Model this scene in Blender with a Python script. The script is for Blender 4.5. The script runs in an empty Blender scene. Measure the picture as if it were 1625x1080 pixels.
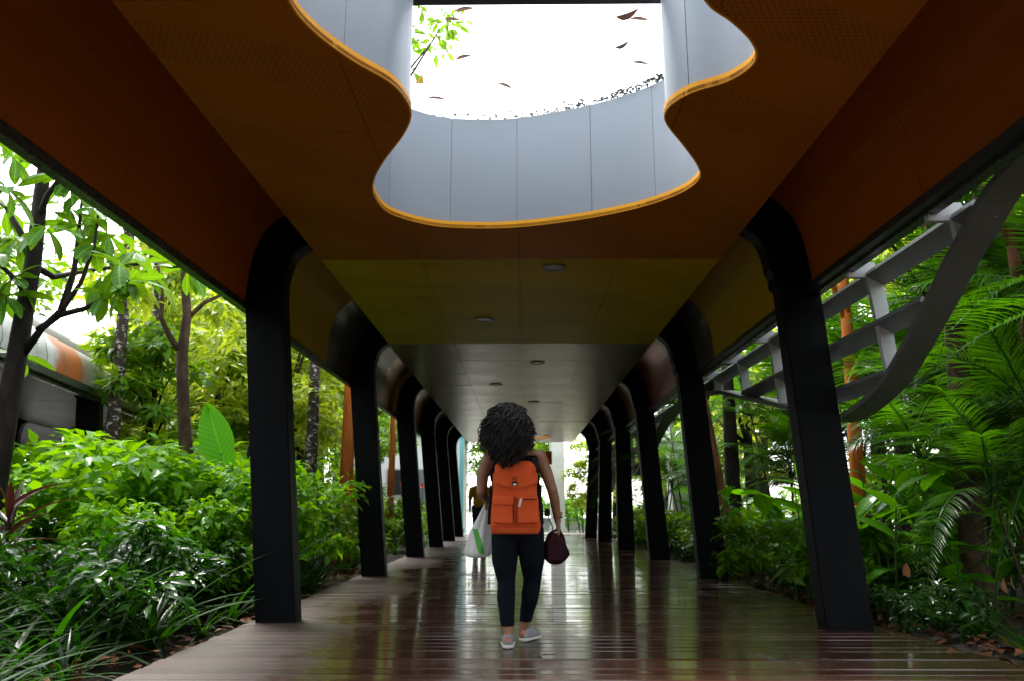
import bpy, bmesh, math, random
import numpy as np
from mathutils import Vector, Matrix, noise as mnoise
R = math.radians
rnd = random.Random(7)
rng = np.random.default_rng(11)
scene = bpy.context.scene
C = scene.collection

# ------------------------------------------------------------------ camera, sky, sun, exposure
FPX, CXP, CYP, CAMH = 1250.0, 812.5, 540.0, 0.92
PITCH, YAW = R(11.9256), R(0.6054)
cam_d = bpy.data.cameras.new('camera'); cam = bpy.data.objects.new('camera', cam_d); C.objects.link(cam)
cam.location = (0, 0, CAMH)
cam.rotation_euler = (R(90) + PITCH, 0, YAW)
cam_d.sensor_width = 36.0; cam_d.lens = FPX / 1625 * 36.0
cam_d.clip_start = 0.05; cam_d.clip_end = 3000
scene.camera = cam
cam_d.dof.use_dof = True; cam_d.dof.focus_distance = 5.5; cam_d.dof.aperture_fstop = 3.5

SUN_EL, SUN_AZ = R(62), R(-35)          # high overcast sun, ahead and to the left
world = bpy.data.worlds.new('World'); scene.world = world; world.use_nodes = True
nt = world.node_tree; nt.nodes.clear()
sky = nt.nodes.new('ShaderNodeTexSky'); sky.sky_type = 'NISHITA'; sky.sun_disc = False
sky.sun_elevation = SUN_EL; sky.sun_rotation = SUN_AZ; sky.dust_density = 1.5; sky.air_density = 1.0; sky.ozone_density = 1.0
hs = nt.nodes.new('ShaderNodeHueSaturation'); hs.inputs['Saturation'].default_value = 0.22
bg = nt.nodes.new('ShaderNodeBackground'); bg.inputs['Strength'].default_value = 0.15
wo = nt.nodes.new('ShaderNodeOutputWorld')
nt.links.new(sky.outputs[0], hs.inputs['Color']); nt.links.new(hs.outputs[0], bg.inputs['Color']); nt.links.new(bg.outputs[0], wo.inputs[0])

sun_d = bpy.data.lights.new('sun', 'SUN'); sun = bpy.data.objects.new('sun', sun_d); C.objects.link(sun)
sun_d.energy = 1.5; sun_d.angle = R(25); sun_d.color = (1.0, 0.97, 0.92)
sd = Vector((math.sin(SUN_AZ) * math.cos(SUN_EL), math.cos(SUN_AZ) * math.cos(SUN_EL), math.sin(SUN_EL)))
sun.rotation_euler = sd.to_track_quat('Z', 'Y').to_euler()
vs = scene.view_settings
vs.view_transform = 'Standard'; vs.look = 'None'; vs.exposure = 2.6; vs.gamma = 1.0; vs.use_curve_mapping = False
scene.cycles.max_bounces = 10; scene.cycles.diffuse_bounces = 4; scene.cycles.glossy_bounces = 4
scene.cycles.transmission_bounces = 4; scene.cycles.transparent_max_bounces = 8
scene.cycles.use_denoising = True
scene.cycles.sample_clamp_indirect = 3.0

# ------------------------------------------------------------------ small helpers
_rt = Vector((math.cos(YAW), math.sin(YAW), 0))
_fw = Vector((-math.sin(YAW) * math.cos(PITCH), math.cos(YAW) * math.cos(PITCH), math.sin(PITCH)))
_up = _rt.cross(_fw)
def at(px, py, Y):
    """world point of a photo pixel at distance Y along the walkway"""
    d = _fw * FPX + _rt * (px - CXP) - _up * (py - CYP)
    return Vector((0, 0, CAMH)) + d * (Y / d.y)

def link(name, me, mat=None, parent=None):
    o = bpy.data.objects.new(name, me); C.objects.link(o)
    if mat is not None and me is not None and not me.materials:
        for m in (mat if isinstance(mat, (list, tuple)) else [mat]): me.materials.append(m)
    if parent is not None: o.parent = parent
    return o
def empty(name, loc=(0, 0, 0), rz=0.0, parent=None):
    o = bpy.data.objects.new(name, None); C.objects.link(o); o.location = loc; o.rotation_euler = (0, 0, rz)
    o.empty_display_size = 0.1
    if parent is not None: o.parent = parent
    return o
def tag(o, label=None, cat=None, group=None, kind=None):
    if label: o['label'] = label
    if cat: o['category'] = cat
    if group: o['group'] = group
    if kind: o['kind'] = kind
    return o
def mesh(name, v, f, smooth=False):
    me = bpy.data.meshes.new(name); me.from_pydata([tuple(p) for p in v], [], [tuple(q) for q in f]); me.update()
    if smooth: me.polygons.foreach_set('use_smooth', [True] * len(me.polygons))
    return me
def mesh_np(name, v, quads, smooth=True):
    v = np.asarray(v, np.float32); q = np.asarray(quads, np.int32)
    me = bpy.data.meshes.new(name); me.vertices.add(len(v)); me.vertices.foreach_set('co', v.ravel())
    me.loops.add(q.size); me.loops.foreach_set('vertex_index', q.ravel())
    me.polygons.add(len(q)); me.polygons.foreach_set('loop_start', np.arange(0, q.size, 4, dtype=np.int32))
    me.polygons.foreach_set('use_smooth', np.full(len(q), smooth)); me.update(calc_edges=True); me.validate()
    return me
class MB:
    """collects shapes into one mesh"""
    def __init__(s): s.v = []; s.f = []
    def add(s, v, f):
        n = len(s.v); s.v += [tuple(p) for p in v]; s.f += [tuple(i + n for i in q) for q in f]; return s
    def box(s, c, d, m=None):
        x, y, z = d[0] / 2, d[1] / 2, d[2] / 2
        v = [Vector((a * x, b * y, e * z)) for e in (-1, 1) for b in (-1, 1) for a in (-1, 1)]
        if m is not None: v = [m @ p for p in v]
        v = [p + Vector(c) for p in v]
        return s.add(v, [(0, 2, 3, 1), (4, 5, 7, 6), (0, 1, 5, 4), (2, 6, 7, 3), (0, 4, 6, 2), (1, 3, 7, 5)])
    def tube(s, pts, rad, n=8, caps=True):
        pts = [Vector(p) for p in pts]
        if not isinstance(rad, (list, tuple)): rad = [rad] * len(pts)
        base = len(s.v); ref = None
        for i, p in enumerate(pts):
            t = (pts[min(i + 1, len(pts) - 1)] - pts[max(i - 1, 0)]).normalized()
            if ref is None:
                ref = Vector((1, 0, 0)) if abs(t.x) < .9 else Vector((0, 1, 0))
            a = (ref - t * ref.dot(t)).normalized(); b = t.cross(a); ref = a
            for k in range(n):
                w = 2 * math.pi * k / n
                s.v.append(tuple(p + (a * math.cos(w) + b * math.sin(w)) * rad[i]))
        for i in range(len(pts) - 1):
            for k in range(n):
                s.f.append((base + i * n + k, base + i * n + (k + 1) % n, base + (i + 1) * n + (k + 1) % n, base + (i + 1) * n + k))
        if caps:
            s.f.append(tuple(base + k for k in reversed(range(n)))); e = base + (len(pts) - 1) * n
            s.f.append(tuple(e + k for k in range(n)))
        return s
    def prism(s, poly, axis, a, b):
        """poly = list of (p,q); extruded along axis ('y': p=x,q=z; 'x': p=y,q=z; 'z': p=x,q=y)"""
        def P(p, q, h): return {'y': (p, h, q), 'x': (h, p, q), 'z': (p, q, h)}[axis]
        n = len(poly); v = [P(p, q, a) for p, q in poly] + [P(p, q, b) for p, q in poly]
        f = [tuple(range(n)), tuple(reversed(range(n, 2 * n)))] + [(i, n + i, n + (i + 1) % n, (i + 1) % n) for i in range(n)]
        return s.add(v, f)
    def strip(s, a, b):
        """quad strip between two polylines"""
        n = len(a); return s.add(list(a) + list(b), [(i, i + 1, n + i + 1, n + i) for i in range(n - 1)])
    def me(s, name, smooth=False, fix=True):
        m = mesh(name, s.v, s.f, smooth)
        if fix:
            bm = bmesh.new(); bm.from_mesh(m); bmesh.ops.recalc_face_normals(bm, faces=bm.faces); bm.to_mesh(m); bm.free()
        return m
    def build(s, name, mat, parent=None, smooth=False, fix=True): return link(name, s.me(name, smooth, fix), mat, parent)

def catmull(pts, n=8, closed=False):
    P = [Vector(p) for p in pts]; out = []; N = len(P)
    for i in range(N if closed else N - 1):
        p0, p1, p2, p3 = (P[(i - 1) % N], P[i], P[(i + 1) % N], P[(i + 2) % N]) if closed else (P[max(i - 1, 0)], P[i], P[i + 1], P[min(i + 2, N - 1)])
        for k in range(n):
            t = k / n
            out.append(.5 * ((2 * p1) + (p2 - p0) * t + (2 * p0 - 5 * p1 + 4 * p2 - p3) * t * t + (3 * p1 - p0 - 3 * p2 + p3) * t ** 3))
    if not closed: out.append(P[-1])
    return out

# ------------------------------------------------------------------ materials
class NT:
    def __init__(s, name):
        s.m = bpy.data.materials.new(name); s.m.use_nodes = True; s.t = s.m.node_tree; s.t.nodes.clear()
        s.out = s.n('ShaderNodeOutputMaterial')
    def n(s, typ, **k):
        x = s.t.nodes.new(typ)
        for a, b in k.items(): setattr(x, a, b)
        return x
    def l(s, a, b): s.t.links.new(a, b)
    def ramp(s, fac, stops):
        r = s.n('ShaderNodeValToRGB'); e = r.color_ramp.elements
        while len(e) > 1: e.remove(e[-1])
        for i, (p, c) in enumerate(stops):
            x = e[0] if i == 0 else e.new(p)
            x.position = p; x.color = (*c, 1) if len(c) == 3 else c
        s.l(fac, r.inputs[0]); return r.outputs[0]
    def noise(s, scale=5, detail=4, coord='Object', vec=None, rough=.6, stretch=None):
        t = s.n('ShaderNodeTexNoise'); t.inputs['Scale'].default_value = scale; t.inputs['Detail'].default_value = detail; t.inputs['Roughness'].default_value = rough
        if vec is None: vec = s.n('ShaderNodeTexCoord').outputs[coord]
        if stretch:
            mp = s.n('ShaderNodeMapping'); mp.inputs['Scale'].default_value = stretch; s.l(vec, mp.inputs[0]); vec = mp.outputs[0]
        s.l(vec, t.inputs['Vector']); return t.outputs['Fac']
    def math(s, op, a, b=None, c=None):
        x = s.n('ShaderNodeMath', operation=op)
        for i, q in enumerate((a, b, c)):
            if q is None: continue
            if isinstance(q, (int, float)): x.inputs[i].default_value = q
            else: s.l(q, x.inputs[i])
        return x.outputs[0]
    def mix(s, fac, a, b, blend='MIX'):
        x = s.n('ShaderNodeMix', data_type='RGBA', blend_type=blend)
        for i, q in ((0, fac), (6, a), (7, b)):
            if isinstance(q, (int, float)): x.inputs[i].default_value = q
            elif isinstance(q, tuple): x.inputs[i].default_value = (*q, 1)
            else: s.l(q, x.inputs[i])
        return x.outputs[2]
    def pr(s, col, rough=.5, metal=0, spec=.5, coat=0, bump=None, bstr=.2, bdist=.01, coat_rough=.1):
        p = s.n('ShaderNodeBsdfPrincipled')
        def st(k, v):
            if isinstance(v, tuple): p.inputs[k].default_value = (*v, 1) if len(v) == 3 else v
            elif isinstance(v, (int, float)): p.inputs[k].default_value = v
            else: s.l(v, p.inputs[k])
        st('Base Color', col); st('Roughness', rough); st('Metallic', metal); st('Specular IOR Level', spec); st('Coat Weight', coat); st('Coat Roughness', coat_rough)
        if bump is not None:
            b = s.n('ShaderNodeBump'); b.inputs['Strength'].default_value = bstr; b.inputs['Distance'].default_value = bdist
            s.l(bump, b.inputs['Height']); s.l(b.outputs[0], p.inputs['Normal'])
        s.l(p.outputs[0], s.out.inputs[0]); return p

def leaf_mat(name, dark, mid, light, rough=.28, trans=.4, tcol=None, vein=None, coat=.35):
    t = NT(name)
    g = t.n('ShaderNodeNewGeometry'); oi = t.n('ShaderNodeObjectInfo')
    f = t.math('ADD', t.math('MULTIPLY', g.outputs['Random Per Island'], .7), t.math('MULTIPLY', oi.outputs['Random'], .3))
    f = t.math('ADD', t.math('MULTIPLY', f, .75), t.math('MULTIPLY', t.noise(2.2, 3), .25))
    col = t.ramp(f, [(.12, dark), (.5, mid), (.88, light)])
    bump = None
    if vein:
        tc = t.n('ShaderNodeTexCoord'); sp = t.n('ShaderNodeSeparateXYZ'); t.l(tc.outputs['Object'], sp.inputs[0])
        ax = t.math('ABSOLUTE', sp.outputs[0])
        w = t.math('SINE', t.math('MULTIPLY', t.math('SUBTRACT', sp.outputs[1], t.math('MULTIPLY', ax, .8)), vein))
        w = t.math('POWER', t.math('MULTIPLY', t.math('ADD', w, 1.0), .5), 6.0)
        rib = t.math('LESS_THAN', ax, .006)
        vn = t.math('MAXIMUM', t.math('MULTIPLY', w, .45), rib)
        col = t.mix(t.math('MULTIPLY', vn, .6), col, tuple(min(1, c * 1.9 + .02) for c in light))
        bump = vn
    p = t.pr(col, t.math('ADD', t.math('MULTIPLY', g.outputs['Random Per Island'], .22), rough - .08), spec=.18, coat=coat, coat_rough=.07, bump=bump, bstr=.35, bdist=.004)
    tr = t.n('ShaderNodeBsdfTranslucent')
    tcol = tcol or tuple(min(.9, c * 2.6) for c in light)
    t.l(t.mix(.6, col, tcol), tr.inputs[0])
    mx = t.n('ShaderNodeMixShader'); mx.inputs[0].default_value = trans
    t.l(p.outputs[0], mx.inputs[1]); t.l(tr.outputs[0], mx.inputs[2]); t.l(mx.outputs[0], t.out.inputs[0])
    return t.m

def panel_mat(name, col, rough=.38, metal=0.0, perf=False, spec=.5, coat=0, wavy=0.0, var=.10):
    t = NT(name)
    tc = t.n('ShaderNodeTexCoord'); oi = t.n('ShaderNodeObjectInfo')
    n1 = t.noise(1.3, 3); n2 = t.noise(26, 4)
    v = t.math('ADD', t.math('MULTIPLY', t.noise(5.5, 6, rough=.7), .30), t.math('ADD', t.math('MULTIPLY', n1, .35), t.math('ADD', t.math('MULTIPLY', oi.outputs['Random'], var), .62)))
    c = t.mix(1.0, col, t.ramp(v, [(0, (0, 0, 0)), (1, (1, 1, 1))]), 'MULTIPLY')
    r = t.math('ADD', t.math('MULTIPLY', n1 if wavy else n2, .16), rough - .08)
    b = n2
    if perf:
        sp = t.n('ShaderNodeSeparateXYZ'); t.l(tc.outputs['Object'], sp.inputs[0])
        row = t.math('FLOOR', t.math('DIVIDE', sp.outputs[1], .030))
        xs = t.math('ADD', t.math('DIVIDE', sp.outputs[0], .034), t.math('MULTIPLY', row, .5))
        fx = t.math('SUBTRACT', t.math('FRACT', xs), .5); fy = t.math('SUBTRACT', t.math('FRACT', t.math('DIVIDE', sp.outputs[1], .030)), .5)
        d = t.math('SQRT', t.math('ADD', t.math('MULTIPLY', fx, fx), t.math('MULTIPLY', fy, fy)))
        wv = t.n('ShaderNodeTexWave'); wv.inputs['Scale'].default_value = .32; wv.inputs['Distortion'].default_value = 9.0; wv.inputs['Detail'].default_value = 1.0
        wv.inputs['Detail Scale'].default_value = .7
        mp = t.n('ShaderNodeMapping'); mp.inputs['Rotation'].default_value = (0, 0, R(60)); t.l(tc.outputs['Object'], mp.inputs[0]); t.l(mp.outputs[0], wv.inputs['Vector'])
        band = t.ramp(wv.outputs['Fac'], [(.55, (0, 0, 0)), (.75, (1, 1, 1))])
        hole = t.math('MULTIPLY', t.math('LESS_THAN', d, .27), t.math('GREATER_THAN', band, .5))
        c = t.mix(t.math('MULTIPLY', hole, .42), c, (.01, .008, .006))
    if wavy: b = t.math('MULTIPLY', t.noise(1.1, 1, coord='Object', stretch=(1, 1.6, 1)), 3.0); t.pr(c, r, metal, spec=spec, coat=coat, bump=b, bstr=wavy, bdist=.012)
    else: t.pr(c, r, metal, spec=spec, coat=coat, bump=b, bstr=.04, bdist=.01)
    return t.m

ORANGE = (.41, .125, .002); OLIVE = (.58, .365, .001); STEEL = (.22, .165, .12)
M = {}
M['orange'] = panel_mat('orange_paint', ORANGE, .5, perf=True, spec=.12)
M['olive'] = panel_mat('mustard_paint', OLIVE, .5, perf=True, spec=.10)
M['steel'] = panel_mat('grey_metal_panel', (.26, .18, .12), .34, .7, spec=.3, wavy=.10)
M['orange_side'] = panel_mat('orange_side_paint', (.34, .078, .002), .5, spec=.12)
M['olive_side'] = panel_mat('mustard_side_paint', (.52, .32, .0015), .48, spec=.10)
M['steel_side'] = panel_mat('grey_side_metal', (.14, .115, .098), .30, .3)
M['red_reflection_side'] = panel_mat('side_metal_red_reflection', (.55, .17, .12), .30, .3)  # grey side metal with a red reflection painted in as its colour
M['brown_side'] = panel_mat('copper_side_paint', (.42, .20, .09), .24, .4)
M['lip'] = panel_mat('orange_lip_paint', (.98, .43, .020), .5, spec=.2)
M['well'] = panel_mat('pale_blue_grey_panel', (.285, .318, .36), .42, var=.6)
M['column'] = panel_mat('charcoal_column_paint', (.0016, .0021, .0038), .5, spec=.08)
M['eave'] = panel_mat('dark_eave_metal', (.055, .06, .058), .28, .3)
M['rail'] = panel_mat('weathered_grey_steel', (.19, .195, .21), .4, .1)
M['rail_light'] = panel_mat('pale_grey_steel', (.46, .475, .49), .5)
M['wave'] = panel_mat('dark_grey_wave_steel', (.105, .105, .10), .5)
M['underside'] = panel_mat('shaded_underside_metal', (.075, .062, .05), .4, .1)  # shade under the second canopy is put into this darker colour
M['roof'] = None
t = NT('roof_sheet'); n = t.noise(1.1, 4, stretch=(1, .12, 1)); st = t.noise(.55, 5, stretch=(.25, 1.3, .25))
t.pr(t.mix(t.ramp(st, [(.57, (0, 0, 0)), (.66, (1, 1, 1))]), t.ramp(n, [(.3, (.5, .5, .48)), (.6, (.72, .72, .70))]), (.55, .16, .06)), .4, .1); M['roof'] = t.m
t = NT('rusty_roof_sheet'); tc = t.n('ShaderNodeTexCoord'); sp = t.n('ShaderNodeSeparateXYZ'); t.l(tc.outputs['Object'], sp.inputs[0])
n = t.noise(1.4, 5, stretch=(1, .5, 1)); band = t.math('SUBTRACT', 1.0, t.math('MINIMUM', 1.0, t.math('DIVIDE', t.math('ABSOLUTE', t.math('SUBTRACT', sp.outputs[1], 10.2)), 1.3)))
seam = t.math('LESS_THAN', t.math('FRACT', t.math('DIVIDE', sp.outputs[1], .62)), .05)
c = t.mix(t.ramp(t.math('MULTIPLY', t.math('ADD', n, .35), band), [(.42, (0, 0, 0)), (.60, (1, 1, 1))]), t.ramp(t.noise(2.2, 5), [(.35, (.30, .31, .31)), (.65, (.60, .61, .62))]), (.42, .12, .04))
t.pr(t.mix(seam, c, (.12, .12, .12)), .4); M['roof_rust'] = t.m
t = NT('black_steel'); t.pr((.012, .013, .016), .4); M['black'] = t.m
t = NT('lamp_glass'); t.pr((.10, .10, .095), .3); M['lamp_glass'] = t.m
t = NT('lamp_trim'); t.pr((.14, .11, .07), .4, .7); M['lamp_trim'] = t.m

t = NT('skylight_glass')
tb = t.n('ShaderNodeBsdfTransparent'); tb.inputs[0].default_value = (.90, .93, .93, 1); gl = t.n('ShaderNodeBsdfGlossy'); gl.inputs['Roughness'].default_value = .03
fr = t.n('ShaderNodeFresnel'); fr.inputs[0].default_value = 1.45
mx = t.n('ShaderNodeMixShader'); t.l(fr.outputs[0], mx.inputs[0]); t.l(tb.outputs[0], mx.inputs[1]); t.l(gl.outputs[0], mx.inputs[2])
df = t.n('ShaderNodeBsdfDiffuse'); df.inputs[0].default_value = (.12, .13, .09, 1)
mx2 = t.n('ShaderNodeMixShader'); t.l(t.ramp(t.noise(7, 6), [(.60, (0, 0, 0)), (.78, (.5, .5, .5))]), mx2.inputs[0]); t.l(mx.outputs[0], mx2.inputs[1]); t.l(df.outputs[0], mx2.inputs[2])
t.l(mx2.outputs[0], t.out.inputs[0]); M['glass'] = t.m

# wet timber
t = NT('wet_deck_timber'); tc = t.n('ShaderNodeTexCoord'); oi = t.n('ShaderNodeObjectInfo'); gm = t.n('ShaderNodeNewGeometry')
sp = t.n('ShaderNodeSeparateXYZ'); t.l(tc.outputs['Object'], sp.inputs[0]); wp = t.n('ShaderNodeSeparateXYZ'); t.l(gm.outputs['Position'], wp.inputs[0])
rib = t.math('SINE', t.math('MULTIPLY', sp.outputs[1], 2 * math.pi / .0197))
grain = t.noise(3.5, 6, stretch=(.6, 14, 1)); pud = t.noise(.85, 4, vec=gm.outputs['Position'], stretch=(1.0, .7, 1)); fine = t.noise(60, 3, stretch=(.4, 1, 1))
dry = t.math('ADD', pud, t.math('MAXIMUM', t.math('MULTIPLY', t.math('SUBTRACT', t.math('MULTIPLY', wp.outputs[0], -1.0), 1.05), .24), -.12))
wet = t.ramp(dry, [(.50, (1, 1, 1)), (.68, (0, 0, 0))])
base = t.ramp(t.math('ADD', t.math('MULTIPLY', oi.outputs['Random'], .5), t.math('MULTIPLY', grain, .5)), [(.2, (.046, .0175, .012)), (.5, (.072, .028, .019)), (.85, (.108, .048, .034))])
dryc = t.mix(.55, base, (.044, .035, .029))
col = t.mix(wet, dryc, base)
rough = t.math('ADD', t.math('MULTIPLY', t.math('SUBTRACT', 1.0, wet), .32), t.math('ADD', t.math('ADD', .08, t.math('MULTIPLY', oi.outputs['Random'], .10)), t.math('MULTIPLY', fine, .14)))
hgt = t.math('ADD', t.math('MULTIPLY', rib, .5), t.math('ADD', t.math('MULTIPLY', grain, .5), t.math('MULTIPLY', fine, .6)))
p = t.pr(col, rough, spec=.5, bump=hgt, bstr=.14, bdist=.004)
t.l(t.math('MULTIPLY', wet, t.math('ADD', .25, t.math('MULTIPLY', oi.outputs['Random'], .35))), p.inputs['Coat Weight']); p.inputs['Coat Roughness'].default_value = .07
M['deck'] = t.m
t = NT('dark_joists'); t.pr((.012, .009, .008), .8); M['joist'] = t.m

t = NT('garden_soil'); n = t.noise(4, 8, 'Object')
t.pr(t.ramp(n, [(.3, (.014, .010, .007)), (.55, (.035, .024, .015)), (.75, (.060, .035, .018))]), .85, bump=t.noise(25, 6), bstr=.6, bdist=.03); M['soil'] = t.m
t = NT('pale_paving'); n = t.noise(2.5, 5); t.pr(t.ramp(n, [(.3, (.24, .225, .205)), (.7, (.33, .315, .295))]), .35); M['paving'] = t.m
t = NT('white_render_wall'); t.pr(t.ramp(t.noise(1.5, 5), [(.3, (.62, .63, .62)), (.7, (.78, .79, .78))]), .6); M['white_wall'] = t.m
t = NT('teal_paint'); t.pr((.18, .50, .55), .4); M['teal'] = t.m
t = NT('grey_concrete'); t.pr(t.ramp(t.noise(3, 6), [(.3, (.28, .29, .29)), (.7, (.42, .43, .43))]), .7); M['concrete'] = t.m
t = NT('pink_paint'); t.pr((.75, .22, .25), .5); M['pink'] = t.m

def bark(name, a, b, c, scale=9, stretch=(1, 1, .35), spots=None):
    t = NT(name); n = t.noise(scale, 7, stretch=stretch); col = t.ramp(n, [(.3, a), (.5, b), (.72, c)])
    if spots:
        col = t.mix(t.ramp(t.noise(scale * 1.4, 3, stretch=(1, 1, 1.6)), [(.56, (0, 0, 0)), (.62, (1, 1, 1))]), col, spots)
    t.pr(col, .7, spec=.15, bump=t.noise(scale * 3, 6, stretch=stretch), bstr=.7, bdist=.02); return t.m
M['bark_dark'] = bark('dark_backlit_bark', (.005, .004, .0035), (.012, .009, .007), (.030, .021, .015))  # near black: the shade of backlit trunks is put into the colour
M['bark_red'] = bark('red_brown_bark', (.05, .022, .012), (.13, .055, .025), (.24, .11, .05))
M['bark_orange'] = bark('orange_bark', (.22, .055, .010), (.46, .13, .022), (.58, .22, .06), 6, (1, 1, .15))
M['bark_brown'] = bark('brown_bark', (.014, .009, .006), (.038, .024, .013), (.085, .058, .034))
M['bark_mottled'] = bark('mottled_palm_bark', (.014, .011, .008), (.034, .026, .019), (.07, .055, .042), 9, (1, 1, 1.6), (.34, .33, .29))
M['cane'] = bark('green_cane', (.03, .06, .012), (.07, .12, .03), (.16, .17, .05), 4)
M['stem'] = bark('green_stem', (.02, .05, .01), (.035, .085, .018), (.06, .12, .03), 4)

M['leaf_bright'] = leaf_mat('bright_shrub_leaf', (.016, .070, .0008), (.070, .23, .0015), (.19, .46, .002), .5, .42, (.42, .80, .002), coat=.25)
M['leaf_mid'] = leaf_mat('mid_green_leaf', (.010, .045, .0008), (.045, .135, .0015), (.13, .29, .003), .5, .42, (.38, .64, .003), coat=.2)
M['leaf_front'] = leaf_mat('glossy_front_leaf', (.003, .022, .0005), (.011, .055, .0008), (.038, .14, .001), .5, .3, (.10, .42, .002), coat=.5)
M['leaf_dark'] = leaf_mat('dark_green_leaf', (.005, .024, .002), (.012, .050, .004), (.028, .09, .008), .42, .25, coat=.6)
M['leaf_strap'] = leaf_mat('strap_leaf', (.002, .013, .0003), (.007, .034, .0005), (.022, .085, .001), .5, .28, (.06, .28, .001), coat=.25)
M['leaf_yellow'] = leaf_mat('yellow_green_leaf', (.045, .11, .006), (.15, .26, .012), (.38, .46, .03), .45, .45, (.70, .80, .03), coat=.25)
M['leaf_rosette'] = leaf_mat('rosette_leaf', (.007, .036, .001), (.022, .09, .002), (.065, .19, .004), .5, .34, (.26, .50, .004), vein=150, coat=.2)
M['leaf_ginger'] = leaf_mat('ginger_leaf', (.012, .065, .0008), (.036, .145, .0012), (.085, .26, .002), .45, .38, (.22, .62, .002), vein=130, coat=.35)
M['leaf_ear'] = leaf_mat('elephant_ear_leaf', (.05, .24, .004), (.07, .32, .005), (.10, .40, .008), .7, .5, (.30, .80, .01), vein=75, coat=0)
M['leaf_palm'] = leaf_mat('palm_leaflet', (.003, .020, .0005), (.010, .048, .0008), (.042, .14, .0015), .5, .30, (.15, .46, .002), coat=.4)
M['leaf_palm_lit'] = leaf_mat('lit_palm_leaflet', (.05, .14, .015), (.10, .24, .022), (.20, .36, .03), .30, .45, (.42, .65, .05))  # brighter palm leaf, with the light on it painted into the colour
M['leaf_cordyline'] = leaf_mat('dark_red_leaf', (.018, .007, .006), (.035, .012, .010), (.075, .030, .016), .25, .2, (.16, .04, .02))
t = NT('dead_leaf'); g = t.n('ShaderNodeNewGeometry'); oi = t.n('ShaderNodeObjectInfo')
t.pr(t.ramp(t.math('ADD', t.math('MULTIPLY', g.outputs['Random Per Island'], .6), t.math('MULTIPLY', oi.outputs['Random'], .4)), [(.1, (.05, .018, .007)), (.4, (.15, .045, .010)), (.65, (.085, .04, .02)), (.9, (.30, .10, .015))]), .6, spec=.2); M['dead'] = t.m
t = NT('yellow_fallen_leaf'); t.pr((.62, .40, .02), .5); M['dead_yellow'] = t.m
t = NT('blackened_litter'); t.pr((.03, .026, .02), .8); M['litter'] = t.m
t = NT('red_flower'); t.pr((.62, .035, .03), .5); M['flower'] = t.m

# ------------------------------------------------------------------ setting: ground, deck, plaza
def grid_ground():
    v = []; f = []; xs = [-400, -120, -60, -30, -16, -9, -6, -4, -3, -2.3, -1, 1, 2.6, 3.2, 4.2, 6, 9, 16, 30, 60, 120, 400]; ys = [-60, -20, -8, -3, 0, 2, 4, 6, 8, 10, 12, 15, 18, 22, 26, 31, 40, 60, 120, 250, 700]
    for y in ys:
        for x in xs:
            h = -.16
            if abs(x) > 2.5 and abs(x) < 60 and y < 60: h += .10 * mnoise.noise(Vector((x * .4, y * .4, 0))) + (.10 if abs(x) > 3.5 else .02)
            if y > 29.5: h = -.16
            v.append((x, y, h))
    nx = len(xs)
    for j in range(len(ys) - 1):
        for i in range(nx - 1): f.append((j * nx + i, j * nx + i + 1, (j + 1) * nx + i + 1, (j + 1) * nx + i))
    return mesh('ground', v, f, True)
tag(link('ground', grid_ground(), M['soil']), kind='structure')
DECK_END = 28.4
deck = tag(empty('deck'), kind='structure')
mb = MB(); mb.box((.3, (DECK_END + .5) / 2, -.095), (4.8, DECK_END - .5, .09)); mb.build('joist_bed', M['joist'], deck)
def board_mesh():
    w, h, c = .138, .032, .005
    prof = [(-w / 2, -h), (w / 2, -h), (w / 2, -c), (w / 2 - c, 0), (-w / 2 + c, 0), (-w / 2, -c)]
    m = MB(); m.prism(prof, 'x', 0, 1); return m.me('board')
bme = board_mesh(); y = .6; k = 0
while y < DECK_END:
    b = link('board', bme, M['deck'], deck)
    xr = 2.76 + .23 * max(0, min(1, (7.2 - y) / 2.6))
    x0 = -2.22 + rnd.uniform(-.012, .012)
    b.location = (x0, y + .073, rnd.uniform(-.0014, .0014)); b.scale = (xr - x0 + rnd.uniform(-.01, .01), 1, 1)
    b.rotation_euler = (R(rnd.uniform(-.45, .45)), R(rnd.uniform(-.03, .03)), R(rnd.uniform(-.04, .04)))
    y += .146 + (.012 if k % 7 == 6 else 0); k += 1
tag(link('plaza', mesh('plaza', [(-30, 28.45, -.02), (30, 28.45, -.02), (30, 150, -.02), (-30, 150, -.02)], [(0, 1, 2, 3)]), M['paving']), kind='structure')

# ------------------------------------------------------------------ canopies
HW, ZC = 1.88, 3.2
OUT_U = [(-2.435, 2.70), (-2.432, 2.80), (-2.412, 2.99), (-2.375, 3.18), (-2.30, 3.34), (-2.15, 3.49), (-1.90, 3.58), (-1.70, 3.60)]
IN_U = [(-2.095, 2.70), (-2.098, 2.86), (-2.080, 2.99), (-2.030, 3.12), (-1.93, 3.215), (-1.80, 3.26), (-1.70, 3.27)]
SIDE = [(p.x, p.y) for p in catmull([(a, b, 0) for a, b in OUT_U], 3)]
HOLE = [(-1.056, 3.21), (-1.002, 3.457), (-.869, 3.709), (-.707, 3.928), (-.645, 4.135), (-.646, 4.321), (-.731, 4.566), (-.912, 4.932), (-1.035, 5.244), (-1.085, 5.534), (-1.029, 5.90),
        (-.756, 6.16), (-.448, 6.24), (-.026, 6.225), (.485, 6.053), (.91, 5.809), (1.175, 5.533), (1.271, 5.268), (1.211, 5.03), (1.04, 4.70), (.905, 4.457), (.86, 4.32), (.877, 4.187), (.974, 4.047),
        (1.125, 3.948), (1.21, 3.82), (1.222, 3.70), (1.153, 3.559), (1.017, 3.401), (.883, 3.278), (.78, 3.10), (.73, 2.86), (.62, 2.52), (.35, 2.24), (-.05, 2.12), (-.45, 2.2), (-.8, 2.45), (-1.02, 2.82)]

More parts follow.
